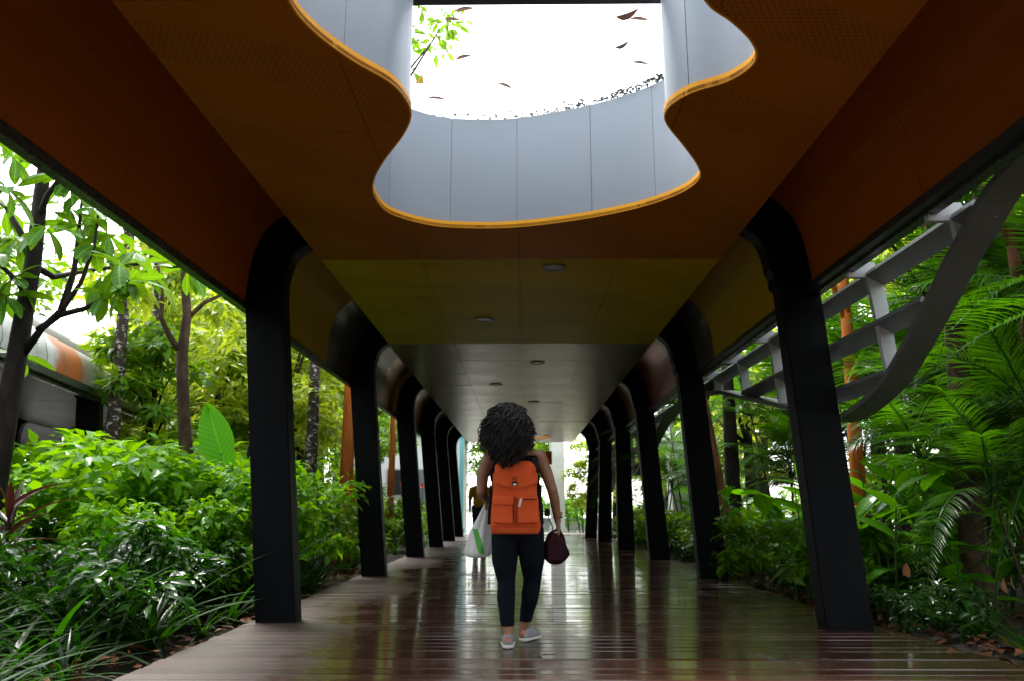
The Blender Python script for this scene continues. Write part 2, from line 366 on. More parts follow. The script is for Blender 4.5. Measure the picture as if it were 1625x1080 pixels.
def holed_sheet(x0, x1, y0, y1, z, hole, hz):
    bm = bmesh.new()
    def loop(pts):
        vs_ = [bm.verts.new(p) for p in pts]; return [bm.edges.new((vs_[i], vs_[(i + 1) % len(vs_)])) for i in range(len(vs_))]
    e = loop([(x0, y0, z), (x1, y0, z), (x1, y1, z), (x0, y1, z)])
    if hole: e += loop([(p[0], p[1], z) for p in hole])
    bmesh.ops.triangle_fill(bm, edges=e, use_beauty=True, use_dissolve=False, normal=(0, 0, -1))
    return bm
def clip(bm, x0, x1, y0, y1):
    b = bm.copy()
    for co, no in (((x0, 0, 0), (-1, 0, 0)), ((x1, 0, 0), (1, 0, 0)), ((0, y0, 0), (0, -1, 0)), ((0, y1, 0), (0, 1, 0))):
        bmesh.ops.bisect_plane(b, geom=b.verts[:] + b.edges[:] + b.faces[:], plane_co=co, plane_no=no, clear_outer=True)
    return b

def canopy(root, y0, y1, holes, colL, colR, scheme_c, scheme_s, trellis_side, lamps, wave, posts, beams, rf=1.0, rmat='roof'):
    """one covered walkway in the root's own frame: x across, y along"""
    G = .0022
    xcuts = [-HW, -.94, 0, .94, HW]
    ys = [y for y in np.arange(3.21 - 1.3 * 12, y1 + .01, 1.3) if y > y0]
    ys = [y0] + [float(q) for q in ys if q - y0 > .3]
    if y1 - ys[-1] > .3: ys.append(y1)
    # flat soffit, panel by panel
    splines = []
    for hp in holes: splines.append([(p.x, p.y) for p in catmull([(a, b, 0) for a, b in hp], 5, True)])
    regions = []
    for s_ in splines: regions.append((min(p[1] for p in s_), max(p[1] for p in s_)))
    plain = {}
    for a, b in zip(ys[:-1], ys[1:]):
        hit = None
        for s_, (h0, h1) in zip(splines, regions):
            if a < h1 and b > h0: hit = (s_, h0, h1)
        for i in range(4):
            xa, xb = xcuts[i] + (G if i else 0), xcuts[i + 1] - (G if i < 3 else 0)
            ya, yb = a + G, b - G
            mat = M[scheme_c((a + b) / 2)]
            if hit is None:
                key = (i, round(b - a, 3))
                if key not in plain: plain[key] = MB().box(((xa + xb) / 2, 0, .012), (xb - xa, yb - ya, .024)).me('ceiling_panel')
                me = plain[key]
                if me.materials and me.materials[0] != mat: me = me.copy(); me.materials.clear()
                o = link('ceiling_panel', me, mat, root); o.location = (0, (a + b) / 2, ZC + rnd.uniform(0, .003))
                o.rotation_euler = (R(rnd.uniform(-.12, .12)), R(rnd.uniform(-.1, .1)), 0)
            else:
                bm = holed_sheet(-HW - .1, HW + .1, hit[1] - 2, hit[2] + 2, ZC, hit[0], 0)
                c = clip(bm, xa, xb, ya, yb); bm.free()
                c.faces.ensure_lookup_table(); left = set(c.faces); isl = []
                while left:
                    st = [left.pop()]; one = set(st)
                    while st:
                        for e in st.pop().edges:
                            for f_ in e.link_faces:
                                if f_ in left: left.discard(f_); one.add(f_); st.append(f_)
                    isl.append([[v.co.copy() for v in f_.verts] for f_ in one])
                c.free()
                for fl in isl:
                    c = bmesh.new()
                    for co in fl: c.faces.new([c.verts.new(q) for q in co])
                    bmesh.ops.remove_doubles(c, verts=c.verts, dist=1e-5)
                    r = bmesh.ops.extrude_face_region(c, geom=c.faces[:])
                    for g in r['geom']:
                        if isinstance(g, bmesh.types.BMVert): g.co.z += .024
                    bmesh.ops.recalc_face_normals(c, faces=c.faces)
                    me = bpy.data.meshes.new('ceiling_panel'); c.to_mesh(me); c.free(); link('ceiling_panel', me, mat, root)
    # curved side soffits
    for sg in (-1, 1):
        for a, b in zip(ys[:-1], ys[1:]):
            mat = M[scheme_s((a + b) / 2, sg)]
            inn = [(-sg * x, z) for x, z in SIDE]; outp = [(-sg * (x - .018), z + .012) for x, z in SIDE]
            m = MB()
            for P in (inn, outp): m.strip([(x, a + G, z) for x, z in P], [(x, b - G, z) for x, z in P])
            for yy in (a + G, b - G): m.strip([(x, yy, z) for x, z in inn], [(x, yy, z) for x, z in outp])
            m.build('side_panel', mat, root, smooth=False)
    # roof shell with openings, opaque above the soffit
    prof = [(-2.56, 2.74), (-2.60, 3.0), (-2.56, 3.3), (-2.42, 3.58), (-2.15, 3.82), (-1.8, 3.98), (-1.5, 4.03)]
    prof = [(x, 2.74 + (z - 2.74) * rf) for x, z in prof]; zr = 2.74 + (4.03 - 2.74) * rf
    for sg in (-1, 1):
        P = [(-sg * x, z) for x, z in prof]; m = MB()
        m.strip([(x, y0, z) for x, z in P], [(x, y1, z) for x, z in P])
        m.strip([(x, y0, z - .03) for x, z in P], [(x, y1, z - .03) for x, z in P]); m.build('roof_edge', M[rmat], root, True)
    cuts = [y0] + sum([[h0 - .6, h1 + .6] for h0, h1 in regions], []) + [y1]
    for k in range(len(cuts) - 1):
        if k % 2 == 0:
            m = MB().box((0, (cuts[k] + cuts[k + 1]) / 2, zr), (3.0, cuts[k + 1] - cuts[k], .04)); m.build('roof_sheet', M[rmat], root)
        else:
            sp_ = splines[k // 2]; nn = len(sp_); ar = sum(sp_[i][0] * sp_[(i + 1) % nn][1] - sp_[(i + 1) % nn][0] * sp_[i][1] for i in range(nn)); off = []
            for i in range(nn):
                a_, b_ = Vector(sp_[i - 1]), Vector(sp_[(i + 1) % nn]); t_ = (b_ - a_).normalized() * (1 if ar > 0 else -1); off.append((sp_[i][0] + t_.y * .06, sp_[i][1] - t_.x * .06))
            bm = holed_sheet(-1.5, 1.5, cuts[k], cuts[k + 1], zr + .02, off, 0)
            r = bmesh.ops.extrude_face_region(bm, geom=bm.faces[:])
            for g in r['geom']:
                if isinstance(g, bmesh.types.BMVert): g.co.z -= .04
            bmesh.ops.recalc_face_normals(bm, faces=bm.faces); me = bpy.data.meshes.new('roof_sheet'); bm.to_mesh(me); bm.free(); link('roof_sheet', me, M[rmat], root)
    for yy in (y0, y1):
        m = MB(); top = [(x, z) for x, z in prof] + [(-x, z) for x, z in reversed(prof)]; bot = [(x, z) for x, z in SIDE] + [(-x, z) for x, z in reversed(SIDE)]
        m.prism(top + list(reversed(bot)), 'y', yy - .03, yy + .03); m.build('end_fascia', M['eave'], root)
    # skylight wells
    for s_, (h0, h1) in zip(splines, regions):
        well = empty('skylight', (0, 0, 0), 0, root)
        ctr = Vector((sum(p[0] for p in s_) / len(s_), sum(p[1] for p in s_) / len(s_)))
        n = len(s_); P = [Vector(p) for p in s_]
        tang = [(P[(i + 1) % n] - P[i - 1]).normalized() for i in range(n)]
        area = sum(P[i].x * P[(i + 1) % n].y - P[(i + 1) % n].x * P[i].y for i in range(n))
        sgn = 1 if area > 0 else -1
        nor = [Vector((t_.y, -t_.x)) * sgn for t_ in tang]          # outward
        ln = [0]
        for i in range(n): ln.append(ln[-1] + (P[(i + 1) % n] - P[i]).length)
        i0 = min(range(n), key=lambda i: abs(P[i].x + .02) + (10 if P[i].y < ctr.y else 0))
        # orange lip: inner edge of the soffit sheet
        ring = [i % n for i in range(n + 1)]
        m = MB()
        m.strip([(P[i].x, P[i].y, ZC - .004) for i in ring], [(P[i].x, P[i].y, ZC + .052) for i in ring])
        q = [P[i] + nor[i] * .012 for i in range(n)]
        m.strip([(P[i].x, P[i].y, ZC - .004) for i in ring], [(q[i].x, q[i].y, ZC - .004) for i in ring])
        m.strip([(P[i].x, P[i].y, ZC + .052) for i in ring], [(q[i].x, q[i].y, ZC + .052) for i in ring])
        m.build('lip_trim', M['lip'], well, False, True)
        # well panels of about .58 m
        idx = [(i0 + i) % n for i in range(n + 1)]; tot = ln[-1]; nseg = round(tot / .59); seg = [idx[0]]; segs = []; acc = 0; cut = 1
        for a, b in zip(idx[:-1], idx[1:]):
            acc += (P[b] - P[a]).length; seg.append(b)
            if acc >= cut * tot / nseg - 1e-6 and cut < nseg: segs.append(seg); seg = [b]; cut += 1
        segs.append(seg)
        for sgm in segs:
            pts = [P[i] + nor[i] * .010 for i in sgm]
            d0 = (pts[1] - pts[0]).normalized() * .0015; d1 = (pts[-1] - pts[-2]).normalized() * .0015
            pts[0] = pts[0] + d0; pts[-1] = pts[-1] - d1
            off = rnd.uniform(0, .004)
            inn = [p_ + nor[i] * off for p_, i in zip(pts, sgm)]; ou = [p_ + nor[i] * .03 for p_, i in zip(pts, sgm)]
            m = MB()
            zb, zt = ZC + .045, 4.19
            for A in (inn, ou): m.strip([(p_.x, p_.y, zb) for p_ in A], [(p_.x, p_.y, zt) for p_ in A])
            for z_ in (zb, zt): m.strip([(p_.x, p_.y, z_) for p_ in inn], [(p_.x, p_.y, z_) for p_ in ou])
            for k_ in (0, -1): m.add([(inn[k_].x, inn[k_].y, zb), (ou[k_].x, ou[k_].y, zb), (ou[k_].x, ou[k_].y, zt), (inn[k_].x, inn[k_].y, zt)], [(0, 1, 2, 3)])
            o = m.build('wall_panel', M['well'], well, True)
            o.data.polygons.foreach_set('use_smooth', [True] * len(o.data.polygons))
            mod = o.modifiers.new('edges', 'EDGE_SPLIT'); mod.split_angle = R(40)
        m = MB(); bk = [P[i] + nor[i] * .045 for i in range(n)]; m.strip([(bk[i].x, bk[i].y, ZC + .05) for i in ring], [(bk[i].x, bk[i].y, 4.19) for i in ring]); m.build('backing', M['black'], well)
        # glass in two panes with a beam between
        by0, by1 = beams[splines.index(s_)]
        for a, b in ((h0 - .1, by0), (by1, h1 + .1)):
            bm = bmesh.new(); vs_ = [bm.verts.new((P[i].x + nor[i].x * .05, P[i].y + nor[i].y * .05, 4.205)) for i in range(n)]; bm.faces.new(vs_)
            bmesh.ops.triangulate(bm, faces=bm.faces[:]); c = clip(bm, -3, 3, a, b); bm.free()
            me = bpy.data.meshes.new('glass_pane'); c.to_mesh(me); c.free(); link('glass_pane', me, M['glass'], well)
        MB().box((0, (by0 + by1) / 2, 4.215), (3.0, by1 - by0, .07)).build('cross_beam', M['black'], well)
    # eaves
    for sg in (-1, 1):
        L = y1 - y0; ym = (y0 + y1) / 2
        MB().box((sg * 2.475, ym, 2.715), (.07, L, .15)).build('eave_beam', M['eave'], root)
        if sg != trellis_side: MB().box((sg * 2.545, ym, 2.74), (.068, L, .10)).build('gutter', M['eave'], root)
        if sg == trellis_side: MB().box((sg * 2.40, ym, 2.685), (.076, L, .05)).build('ledger', M['black'], root)
    # columns, leaning to the left as they rise
    ou = [(p.x, p.y) for p in catmull([(a, b, 0) for a, b in OUT_U], 4)]; inn = [(p.x, p.y) for p in catmull([(a, b, 0) for a, b in IN_U], 4)]
    for sg, lst in ((-1, colL), (1, colR)):
        if sg < 0: o_ = [(-2.155, -.08)] + ou; i_ = [(-1.825, -.08)] + inn
        else:      o_ = [(2.70, -.08)] + [(-x + (.06 if k < 2 else .03 if k < 5 else 0), z) for k, (x, z) in enumerate(ou)]; i_ = [(2.335, -.08)] + [(-x + (.07 if k < 1 else .03 if k < 4 else 0), z) for k, (x, z) in enumerate(inn)]
        ns = 22
        def res(pl):
            pl = [Vector((a, b, 0)) for a, b in pl]; d = [0]
            for a, b in zip(pl[:-1], pl[1:]): d.append(d[-1] + (b - a).length)
            base = pl[0]; knee = pl[1]; out = [base.lerp(knee, t_ / 3) for t_ in range(3)]
            D = d[-1] - d[1]
            for k in range(ns):
                s = d[1] + D * k / (ns - 1)
                for j in range(1, len(pl) - 1):
                    if d[j + 1] >= s - 1e-9: break
                u = (s - d[j]) / max(1e-9, d[j + 1] - d[j]); out.append(pl[j].lerp(pl[j + 1], min(1, u)))
            return out
        A, B = res(o_), res(i_)
        m = MB(); th = .20
        for yy in (0, th): m.strip([(p.x, yy, p.y) for p in A], [(p.x, yy, p.y) for p in B])
        for Q in (A, B): m.strip([(p.x, 0, p.y) for p in Q], [(p.x, th, p.y) for p in Q])
        m.add([(A[0].x, 0, A[0].y), (B[0].x, 0, B[0].y), (B[0].x, th, B[0].y), (A[0].x, th, A[0].y)], [(0, 1, 2, 3)])
        bm = bmesh.new(); bm.from_mesh(mesh('tmp', m.v, m.f)); bmesh.ops.remove_doubles(bm, verts=bm.verts, dist=1e-4); bmesh.ops.recalc_face_normals(bm, faces=bm.faces)
        sharp = [e for e in bm.edges if len(e.link_faces) == 2 and e.calc_face_angle(0) > R(60)]
        bmesh.ops.bevel(bm, geom=sharp, offset=.008, segments=2, affect='EDGES')
        me = bpy.data.meshes.new('column'); bm.to_mesh(me); bm.free()
        for yy in lst:
            k_ = -.085 * max(0, yy - 14.8) ** .6 if sg > 0 else 0
            mc = me.copy() if k_ and root.name == 'covered_walkway' else me
            if mc is not me:
                for v in mc.vertices: v.co.x += k_ * max(0, (2.7 - v.co.z) / 2.7)
            o = link('column', mc, M['column'], root); o.location = (0, yy, 0)
    # lamps in the soffit
    lt = MB(); N = 24
    for (ra, za), (rb, zb) in (((.085, -.012), (.115, -.012)), ((.115, -.012), (.12, .002)), ((.085, -.012), (.080, .012))):
        A = [(ra * math.cos(2 * math.pi * k / N), ra * math.sin(2 * math.pi * k / N), za) for k in range(N + 1)]; B = [(rb * math.cos(2 * math.pi * k / N), rb * math.sin(2 * math.pi * k / N), zb) for k in range(N + 1)]; lt.strip(A, B)
    ltm = lt.me('downlight'); disc = mesh('lens', [(.082 * math.cos(2 * math.pi * k / N), .082 * math.sin(2 * math.pi * k / N), -.006) for k in range(N)], [tuple(range(N))])
    for x, yy in lamps:
        o = link('downlight', ltm, M['lamp_trim'], root); o.location = (x, yy, ZC - .003); link('lens', disc, M['lamp_glass'], o)
    # trellis with a wave band
    if wave:
        tr = empty('trellis', (0, 0, 0), 0, root); s = trellis_side
        wv = catmull([(0, a, b) for a, b in wave], 8)
        wy = [p.y for p in wv]; wz = [p.z for p in wv]
        wf = lambda yy: float(np.interp(yy, wy, wz))
        X = lambda z: 2.87 - .1 * z
        A, B, Cc, D = [], [], [], []
        for i, p in enumerate(wv):
            tz = (wz[min(i + 1, len(wv) - 1)] - wz[max(i - 1, 0)]); ty = (wy[min(i + 1, len(wv) - 1)] - wy[max(i - 1, 0)]); l_ = math.hypot(ty, tz); ny, nz = -tz / l_ * .022, ty / l_ * .022
            for lst, dx, q in ((A, -.03, -1), (B, .17, -1), (Cc, .17, 1), (D, -.03, 1)):
                lst.append((s * (X(p.z) + dx), p.y + q * ny, p.z + q * nz))
        m = MB()
        for u, w in ((A, B), (B, Cc), (Cc, D), (D, A)): m.strip(u, w)
        m.build('wave_band', M['wave'], tr, False)
        for z in (2.59, 2.22, 1.86):
            yy = np.arange(wy[0], wy[-1], .05); ok = [z > wf(q) + .02 for q in yy]; st = None
            for q, o_ in zip(list(yy) + [wy[-1]], ok + [False]):
                if o_ and st is None: st = q
                if not o_ and st is not None:
                    if q - st > .25:
                        mt = Matrix.Rotation(R(28) * s, 3, 'Y'); MB().box((s * (X(z) + .05), (st + q) / 2, z), (.155, q - st, .040), mt).build('rail', M['rail'], tr)
                    st = None
        for yy in posts:
            zb = wf(yy) + .02
            if zb > 2.56: continue
            m = MB(); poly = [(s * 2.455, 2.60), (s * 2.455, 2.638), (s * 2.515, 2.715), (s * 2.66, 2.715), (s * 2.71, 2.60), (s * (X(zb) + .095), zb), (s * (X(zb) - .005), zb), (s * 2.60, 2.60)]
            m.prism(poly, 'y', yy - .022, yy + .022); o = m.build('post', M['rail_light'], tr)
            m = MB(); m.tube([(s * 2.50, yy - .034, 2.655), (s * 2.50, yy + .034, 2.655)], .014, 8); m.build('bolt', M['black'], tr)

colL = [2.3, 6.72, 11.1, 15.4, 19.2, 22.6, 25.9]; colR = [2.0, 6.35, 10.65, 14.7, 18.0, 21.6, 25.0]
cn = tag(empty('covered_walkway'), 'long canopy of orange, mustard and steel soffits on leaning dark columns over the wet deck', 'canopy')
def sc_c(y): return 'orange' if y < 7.0 else 'olive' if y < 10.95 else 'steel' if y < 22 else 'steel'
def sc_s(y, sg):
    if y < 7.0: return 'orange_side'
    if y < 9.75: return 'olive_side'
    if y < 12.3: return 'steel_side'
    if y < 13.5: return 'red_reflection_side' if sg > 0 else 'steel_side'
    if y < 16.2: return ('brown_side' if sg < 0 else 'red_reflection_side') if y < 14.9 else 'olive_side'
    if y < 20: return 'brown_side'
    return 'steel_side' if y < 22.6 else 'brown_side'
WAVE = [(0.63, 2.625), (2.09, 2.803), (3.81, 2.698), (4.46, 2.479), (4.92, 2.238), (5.35, 2.018), (5.83, 1.809), (6.46, 1.678), (7.0, 1.678), (7.95, 1.914), (9.31, 2.196), (10.46, 2.426), (11.82, 2.562), (13.06, 2.594), (14.76, 2.447), (16.54, 2.102), (18.5, 1.715), (19.96, 1.757), (21.59, 2.102), (23.11, 1.997), (25.18, 1.422)]
HOLE2 = [(x * .8, 25.9 + (y_ - 4.2) * .55) for x, y_ in HOLE]
canopy(cn, -13.8, 28.3, [HOLE, HOLE2], colL, colR, sc_c, sc_s, 1, [(.33, 7.36), (-.45, 9.54), (.28, 12.5), (-.46, 14.8), (.3, 17.3), (-.46, 19.8), (.3, 22.2)],
       WAVE, [4.53, 5.72, 6.92, 8.1, 9.3, 10.5, 11.7, 15.6, 16.8, 18.0, 19.2, 20.4, 22.8, 23.9], [(4.30, 4.66), (25.6, 25.8)])
cn2 = tag(empty('covered_walkway', (-6.67, -.1, -.16), R(10.8)), 'second canopy with weathered pale roof beyond the shrubs at the far left', 'canopy')
H2 = [(x * 1.05, 22.6 + (y_ - 4.2) * 1.0) for x, y_ in HOLE]
canopy(cn2, 1.0, 32, [H2], [7.3, 11.7, 16.1, 20.5, 24.9], [2.9, 7.3, 11.7, 16.1, 20.5], lambda y: 'underside', lambda y, sg: 'orange_side' if (sg < 0 and y < 20.4) else 'underside', -1, [],
       [(12, 1.0), (18, .9), (24, 1.0), (31, .9)], [float(q) for q in np.arange(12.5, 31, 1.1)], [(22.4, 22.8)], .62, 'roof_rust')

# leaves and dirt lying on the glass of the skylight
def leaf_template(L, W, ns=2, fold=.25, droop=.3, shape='ov'):
    """leaf along +Y with its upper side +Z; two quads wide"""
    v = []; f = []
    for i in range(ns + 1):
        u = i / ns
        w = {'ov': math.sin(math.pi * min(1, .06 + .94 * u ** .9)) ** .8, 'ob': math.sin(math.pi * (u ** 1.5) * .93 + .05) ** .9, 'st': min(1, 1.2 * (1 - u) ** .55) * min(1, .55 + u * 2), 'la': math.sin(math.pi * (.04 + .96 * u ** .75)) ** .9}[shape]
        w = max(w, .03) * W / 2; yy = L * u; z = -droop * L * u * u; h = fold * w
        v += [(-w, yy, z + h), (0, yy, z), (w, yy, z + h)]
    for i in range(ns):
        a = i * 3; f += [(a, a + 1, a + 4, a + 3), (a + 1, a + 2, a + 5, a + 4)]
    return np.array(v, float), np.array(f, int)
def frames(dirs, ups):
    d = dirs / np.linalg.norm(dirs, axis=1, keepdims=True)
    r = np.cross(d, ups); n_ = np.linalg.norm(r, axis=1, keepdims=True); n_[n_ < 1e-6] = 1; r = r / n_
    u = np.cross(r, d); return np.stack([r, d, u], axis=2)
def batch(tv, tf, pos, mats, sc):
    V = np.einsum('nij,kj->nki', mats, tv) * np.asarray(sc)[:, None, None] + pos[:, None, :]
    n = len(pos); Fq = tf[None] + (np.arange(n) * len(tv))[:, None, None]
    return V.reshape(-1, 3), Fq.reshape(-1, 4)
def merge(parts):
    vs_, fs, n = [], [], 0
    for v, f in parts: vs_.append(v); fs.append(f + n); n += len(v)
    return np.concatenate(vs_), np.concatenate(fs)
dl_v, dl_f = leaf_template(.15, .055, 4, .2, .12, 'ov')
dead_me = mesh_np('fallen_leaf', dl_v, dl_f)
dead2_me = mesh_np('fallen_leaf', *(lambda a: (a[0], a[1]))(leaf_template(.12, .07, 4, -.5, -.2, 'ov')))
zg = 4.222
def on_z(px, py, z):
    d = _fw * FPX + _rt * (px - CXP) - _up * (py - CYP); return Vector((0, 0, CAMH)) + d * ((z - CAMH) / d.z)
for px, py, s_, me_, mt, rz, lab in [
    (724, 95, 1.0, dead_me, 'dead', 60, 'small brown leaf lying alone left of middle on the skylight glass'),
    (790, 132, .95, dead_me, 'dead', 125, 'thin orange brown leaf lying alone near the middle of the skylight glass'),
    (978, 26, 1.35, dead2_me, 'dead', 80, 'large curled brown leaf at upper right of the skylight glass'),
    (1000, 30, .9, dead_me, 'dead', 95, 'smaller brown leaf touching the large curled leaf on the skylight glass'),
    (976, 75, .9, dead2_me, 'litter', 70, 'blackish leaf lying on the right part of the skylight glass'),
    (1003, 99, .9, dead_me, 'dead', 100, 'thin brown leaf near the right wall of the skylight'),
    (662, 133, .9, dead2_me, 'dead_yellow', 30, 'bright yellow leaf against the left wall of the skylight'),
    (678, 156, 1.1, dead_me, 'dead', 95, 'brown leaf low beside the left corner of the skylight glass'),
    (690, 3, 1.3, dead2_me, 'dead', 60, 'dark red leaf at the upper left corner of the skylight glass'),
    (722, 19, 1.0, dead_me, 'dead', 70, 'rusty leaf near the top left of the skylight glass'),
    (705, 31, .8, dead_me, 'dead', 92, 'short rusty leaf under another near the top left of the skylight')]:
    p = on_z(px, py, zg); me_ = me_.copy(); o = link('fallen_leaf', me_, M[mt]); o.location = p; o.rotation_euler = (R(4), R(6), R(rz + 180)); o.scale = (s_,) * 3
    tag(o, lab, 'leaf')
N = 520; idx = rng.random(N)
pos = []
for q in idx:
    px = 655 + 400 * (1 - abs(rng.normal(0, .33)) if q > .25 else rng.random()); px = min(1052, max(655, px))
    edge = 184 - max(0, (px - 830) / 220) ** 1.6 * 62
    pos.append(on_z(px, edge - abs(rng.normal(0, 5)) + 3, 4.215 + rng.random() * .05))
pos = np.array([tuple(p) for p in pos])
dirs = rng.normal(size=(N, 3)) * (1, 1, .25); ups = np.tile((0, 0, 1.), (N, 1)) + rng.normal(0, .3, (N, 3))
tv, tf = leaf_template(.055, .024, 2, .3, .2)
tag(link('leaf_litter', mesh_np('leaf_litter', *batch(tv, tf, pos, frames(dirs, ups), rng.uniform(.3, 1.1, N))), M['litter']), 'dark leaf crumbs caught along the far rim of the skylight glass', 'litter', kind='stuff')

# ------------------------------------------------------------------ vegetation builders
def place_words(x, y):
    cols = [2.3, 6.6, 10.9, 15.1, 18.7, 22.1, 25.5]; nm = ['', 'nearest', 'second', 'third', 'fourth', 'fifth', 'sixth']
    side = 'left' if x < 0 else 'right'; d = (-x - 2.2) if x < 0 else (x - 2.76)
    if y < 6.5: w = f'before the nearest {side} column'
    elif y > 25.5: w = f'beyond the last {side} column'
    else:
        for i in range(1, 6):
            if cols[i] - .1 <= y < cols[i + 1]: w = f'past {nm[i]} {side} column'; break
        else: w = f'by the last {side} column'
    return w, ('at deck edge' if d < .75 else 'mid bed' if d < 2.6 else 'deep in bed')
def copy_thing(src, loc, rz, sc):
    r = src.copy(); C.objects.link(r); r.location = loc; r.rotation_euler = (0, 0, rz); r.scale = (sc,) * 3 if not hasattr(sc, '__len__') else sc
    for ch in src.children:
        c = ch.copy(); C.objects.link(c); c.parent = r
        for g in ch.children: d = g.copy(); C.objects.link(d); d.parent = c
    return r
protos = {}; todo = []
def once(key, builder, loc, rz, sc):
    """first call places the built thing itself, later calls place copies"""
    if key not in protos:
        protos[key] = builder(); o = protos[key]; o.location = loc; o.rotation_euler = (0, 0, rz); o.scale = (sc,) * 3 if not hasattr(sc, '__len__') else sc; return o
    return copy_thing(protos[key], loc, rz, sc)
def leaf_cloud(centres, radii, n, L, W, shape='ov', ns=2, up=.55, droop=.3, fold=.3, flat=.75, shell=.45, jitter=.5):
    """leaves through clumps, facing outward and up"""
    centres = np.asarray(centres, float); k = rng.integers(0, len(centres), n); r = np.asarray(radii)[k]
    d = rng.normal(size=(n, 3)); d /= np.linalg.norm(d, axis=1, keepdims=True); d[:, 2] = np.where(d[:, 2] < -.35, -d[:, 2], d[:, 2])
    rad = (shell + (1 - shell) * rng.random(n)) * r
    pos = centres[k] + d * rad[:, None] * (1, 1, flat)
    ax = d * .8 + rng.normal(0, jitter, (n, 3)); ax[:, 2] = ax[:, 2] * .5 - .25
    ups = d * (1 - up) + np.array((0, 0, up)) + rng.normal(0, .28, (n, 3))
    tv, tf = leaf_template(L, W, ns, fold, droop, shape)
    return batch(tv, tf, pos, frames(ax, ups), rng.uniform(.6, 1.2, n))
def shrub(n=1500, h=1.5, w=1.0, L=.15, W=.075, mat='leaf_bright', clumps=16, shape='ov', droop=.3, name='shrub', stems=7):
    def b():
        root = empty(name); cs = []; rs = []; m = MB()
        for i in range(clumps):
            a = rnd.uniform(0, 6.283); rr = w * math.sqrt(rnd.random()) * .8; z = h * (.25 + .75 * rnd.random() ** .8) * (1 - .35 * (rr / w) ** 2)
            cs.append((rr * math.cos(a), rr * math.sin(a), z)); rs.append(rnd.uniform(.22, .40) * w)
            if i < stems:
                e = Vector(cs[-1]); m.tube([(e.x * .2, e.y * .2, -.1), e * .55 + Vector((.05, .03, 0)), e], [.016, .011, .005], 5)
        link('foliage', mesh_np('foliage', *leaf_cloud(cs, rs, n, L, W, shape, 2, droop=droop)), M[mat], root)['kind'] = 'stuff'
        m.build('stems', M['stem'], root)
        return root
    return b
strap_me = [mesh_np('leaf', *leaf_template(L_, W_, 7, .35, dr, 'st')) for L_, W_, dr in ((.62, .062, .55), (.78, .058, .85), (.52, .068, .30), (.70, .052, 1.1))]
def strap_parts(n=15):
    def b():
        root = empty('strap_leaf_clump')
        for i in range(n):
            o = link('leaf', strap_me[i % 4], M['leaf_strap'], root); a = i * 2.4 + rnd.uniform(-.3, .3); el = rnd.uniform(48, 84)
            o.rotation_euler = (R(el), 0, a); o.location = (-.03 * math.sin(a), .03 * math.cos(a), -.04); s_ = rnd.uniform(.75, 1.15); o.scale = (s_, s_, s_)
        return root
    return b
def strap_mass(n=26, L=.62, W=.04, mat='leaf_strap', name='strap_leaf_clump', el=(40, 85)):
    def b():
        root = empty(name); parts = []
        for dr in (.35, .7, 1.05):
            tv, tf = leaf_template(L, W, 5, .35, dr, 'st'); k = n // 3; a = rng.uniform(0, 6.283, k); e = np.radians(rng.uniform(*el, k))
            d = np.stack([np.cos(a) * np.cos(e), np.sin(a) * np.cos(e), np.sin(e)], 1); u = np.stack([-np.cos(a) * np.sin(e), -np.sin(a) * np.sin(e), np.cos(e)], 1)
            parts.append(batch(tv, tf, d * .03 + (0, 0, -.05), frames(d, u), rng.uniform(.65, 1.15, k)))
        link('foliage', mesh_np('foliage', *merge(parts)), M[mat], root)['kind'] = 'stuff'
        return root
    return b
gin_me = [mesh_np('leaf', *leaf_template(L_, W_, 6, .22, dr, 'la')) for L_, W_, dr in ((.50, .19, .35), (.58, .20, .5), (.44, .175, .2))]
def ginger(n=4, h=1.1, mat='leaf_ginger', per=7):
    def b():
        root = empty('ginger_plant')
        for i in range(n):
            a = rnd.uniform(0, 6.283); tx, ty = .35 * math.cos(a), .35 * math.sin(a); hh = h * rnd.uniform(.7, 1.1)
            pts = [Vector((tx * .3, ty * .3, -.1)), Vector((tx * .6, ty * .6, hh * .5)), Vector((tx * 1.2, ty * 1.2, hh))]
            MB().tube(pts, [.013, .011, .006], 6).build('stem', M['stem'], root, True)
            for k in range(per):
                u = .3 + .7 * k / (per - 1); p = pts[0].lerp(pts[1], u * 2) if u < .5 else pts[1].lerp(pts[2], u * 2 - 1)
                o = link('leaf', gin_me[k % 3], M[mat], root); o.location = p
                o.rotation_euler = (R(rnd.uniform(-5, 45) + 22 * u), R(rnd.uniform(-25, 25)), a + k * math.pi + rnd.uniform(-.6, .6)); s_ = rnd.uniform(.75, 1.1); o.scale = (s_,) * 3
        return root
    return b
def frond_mesh(L=2.0, n=42, droop=1.0, leaf=.42, lw=.026):
    parts = []; pts = []
    for i in range(13):
        u = i / 12; pts.append(Vector((0, L * (u - .10 * u * u * droop), L * (.42 * u * 1.0 - .62 * droop * u * u))))
    m = MB().tube(pts, [.016 - .013 * i / 12 for i in range(13)], 4); rv = np.array(m.v); rf = np.array([f for f in m.f if len(f) == 4]); parts.append((rv, rf))
    P = np.array([tuple(p) for p in pts])
    for sg in (-1, 1):
        u = np.linspace(.16, .99, n) + rng.normal(0, .004, n); y_ = np.interp(u, np.linspace(0, 1, 13), P[:, 1]); z_ = np.interp(u, np.linspace(0, 1, 13), P[:, 2])
        d = np.stack([np.full(n, sg * 1.0) , .55 + .7 * u, .30 - .35 * u + rng.normal(0, .09, n)], 1); up = np.stack([np.full(n, -sg * .25), np.full(n, -.1), np.ones(n)], 1)
        sc = np.sin(np.pi * (.18 + .76 * u)) ** .7 * rng.uniform(.9, 1.08, n)
        tv, tf = leaf_template(leaf, lw, 4, .35, .42, 'la'); parts.append(batch(tv, tf, np.stack([np.zeros(n), y_, z_], 1), frames(d, up), sc))
    return mesh_np('frond', *merge(parts))
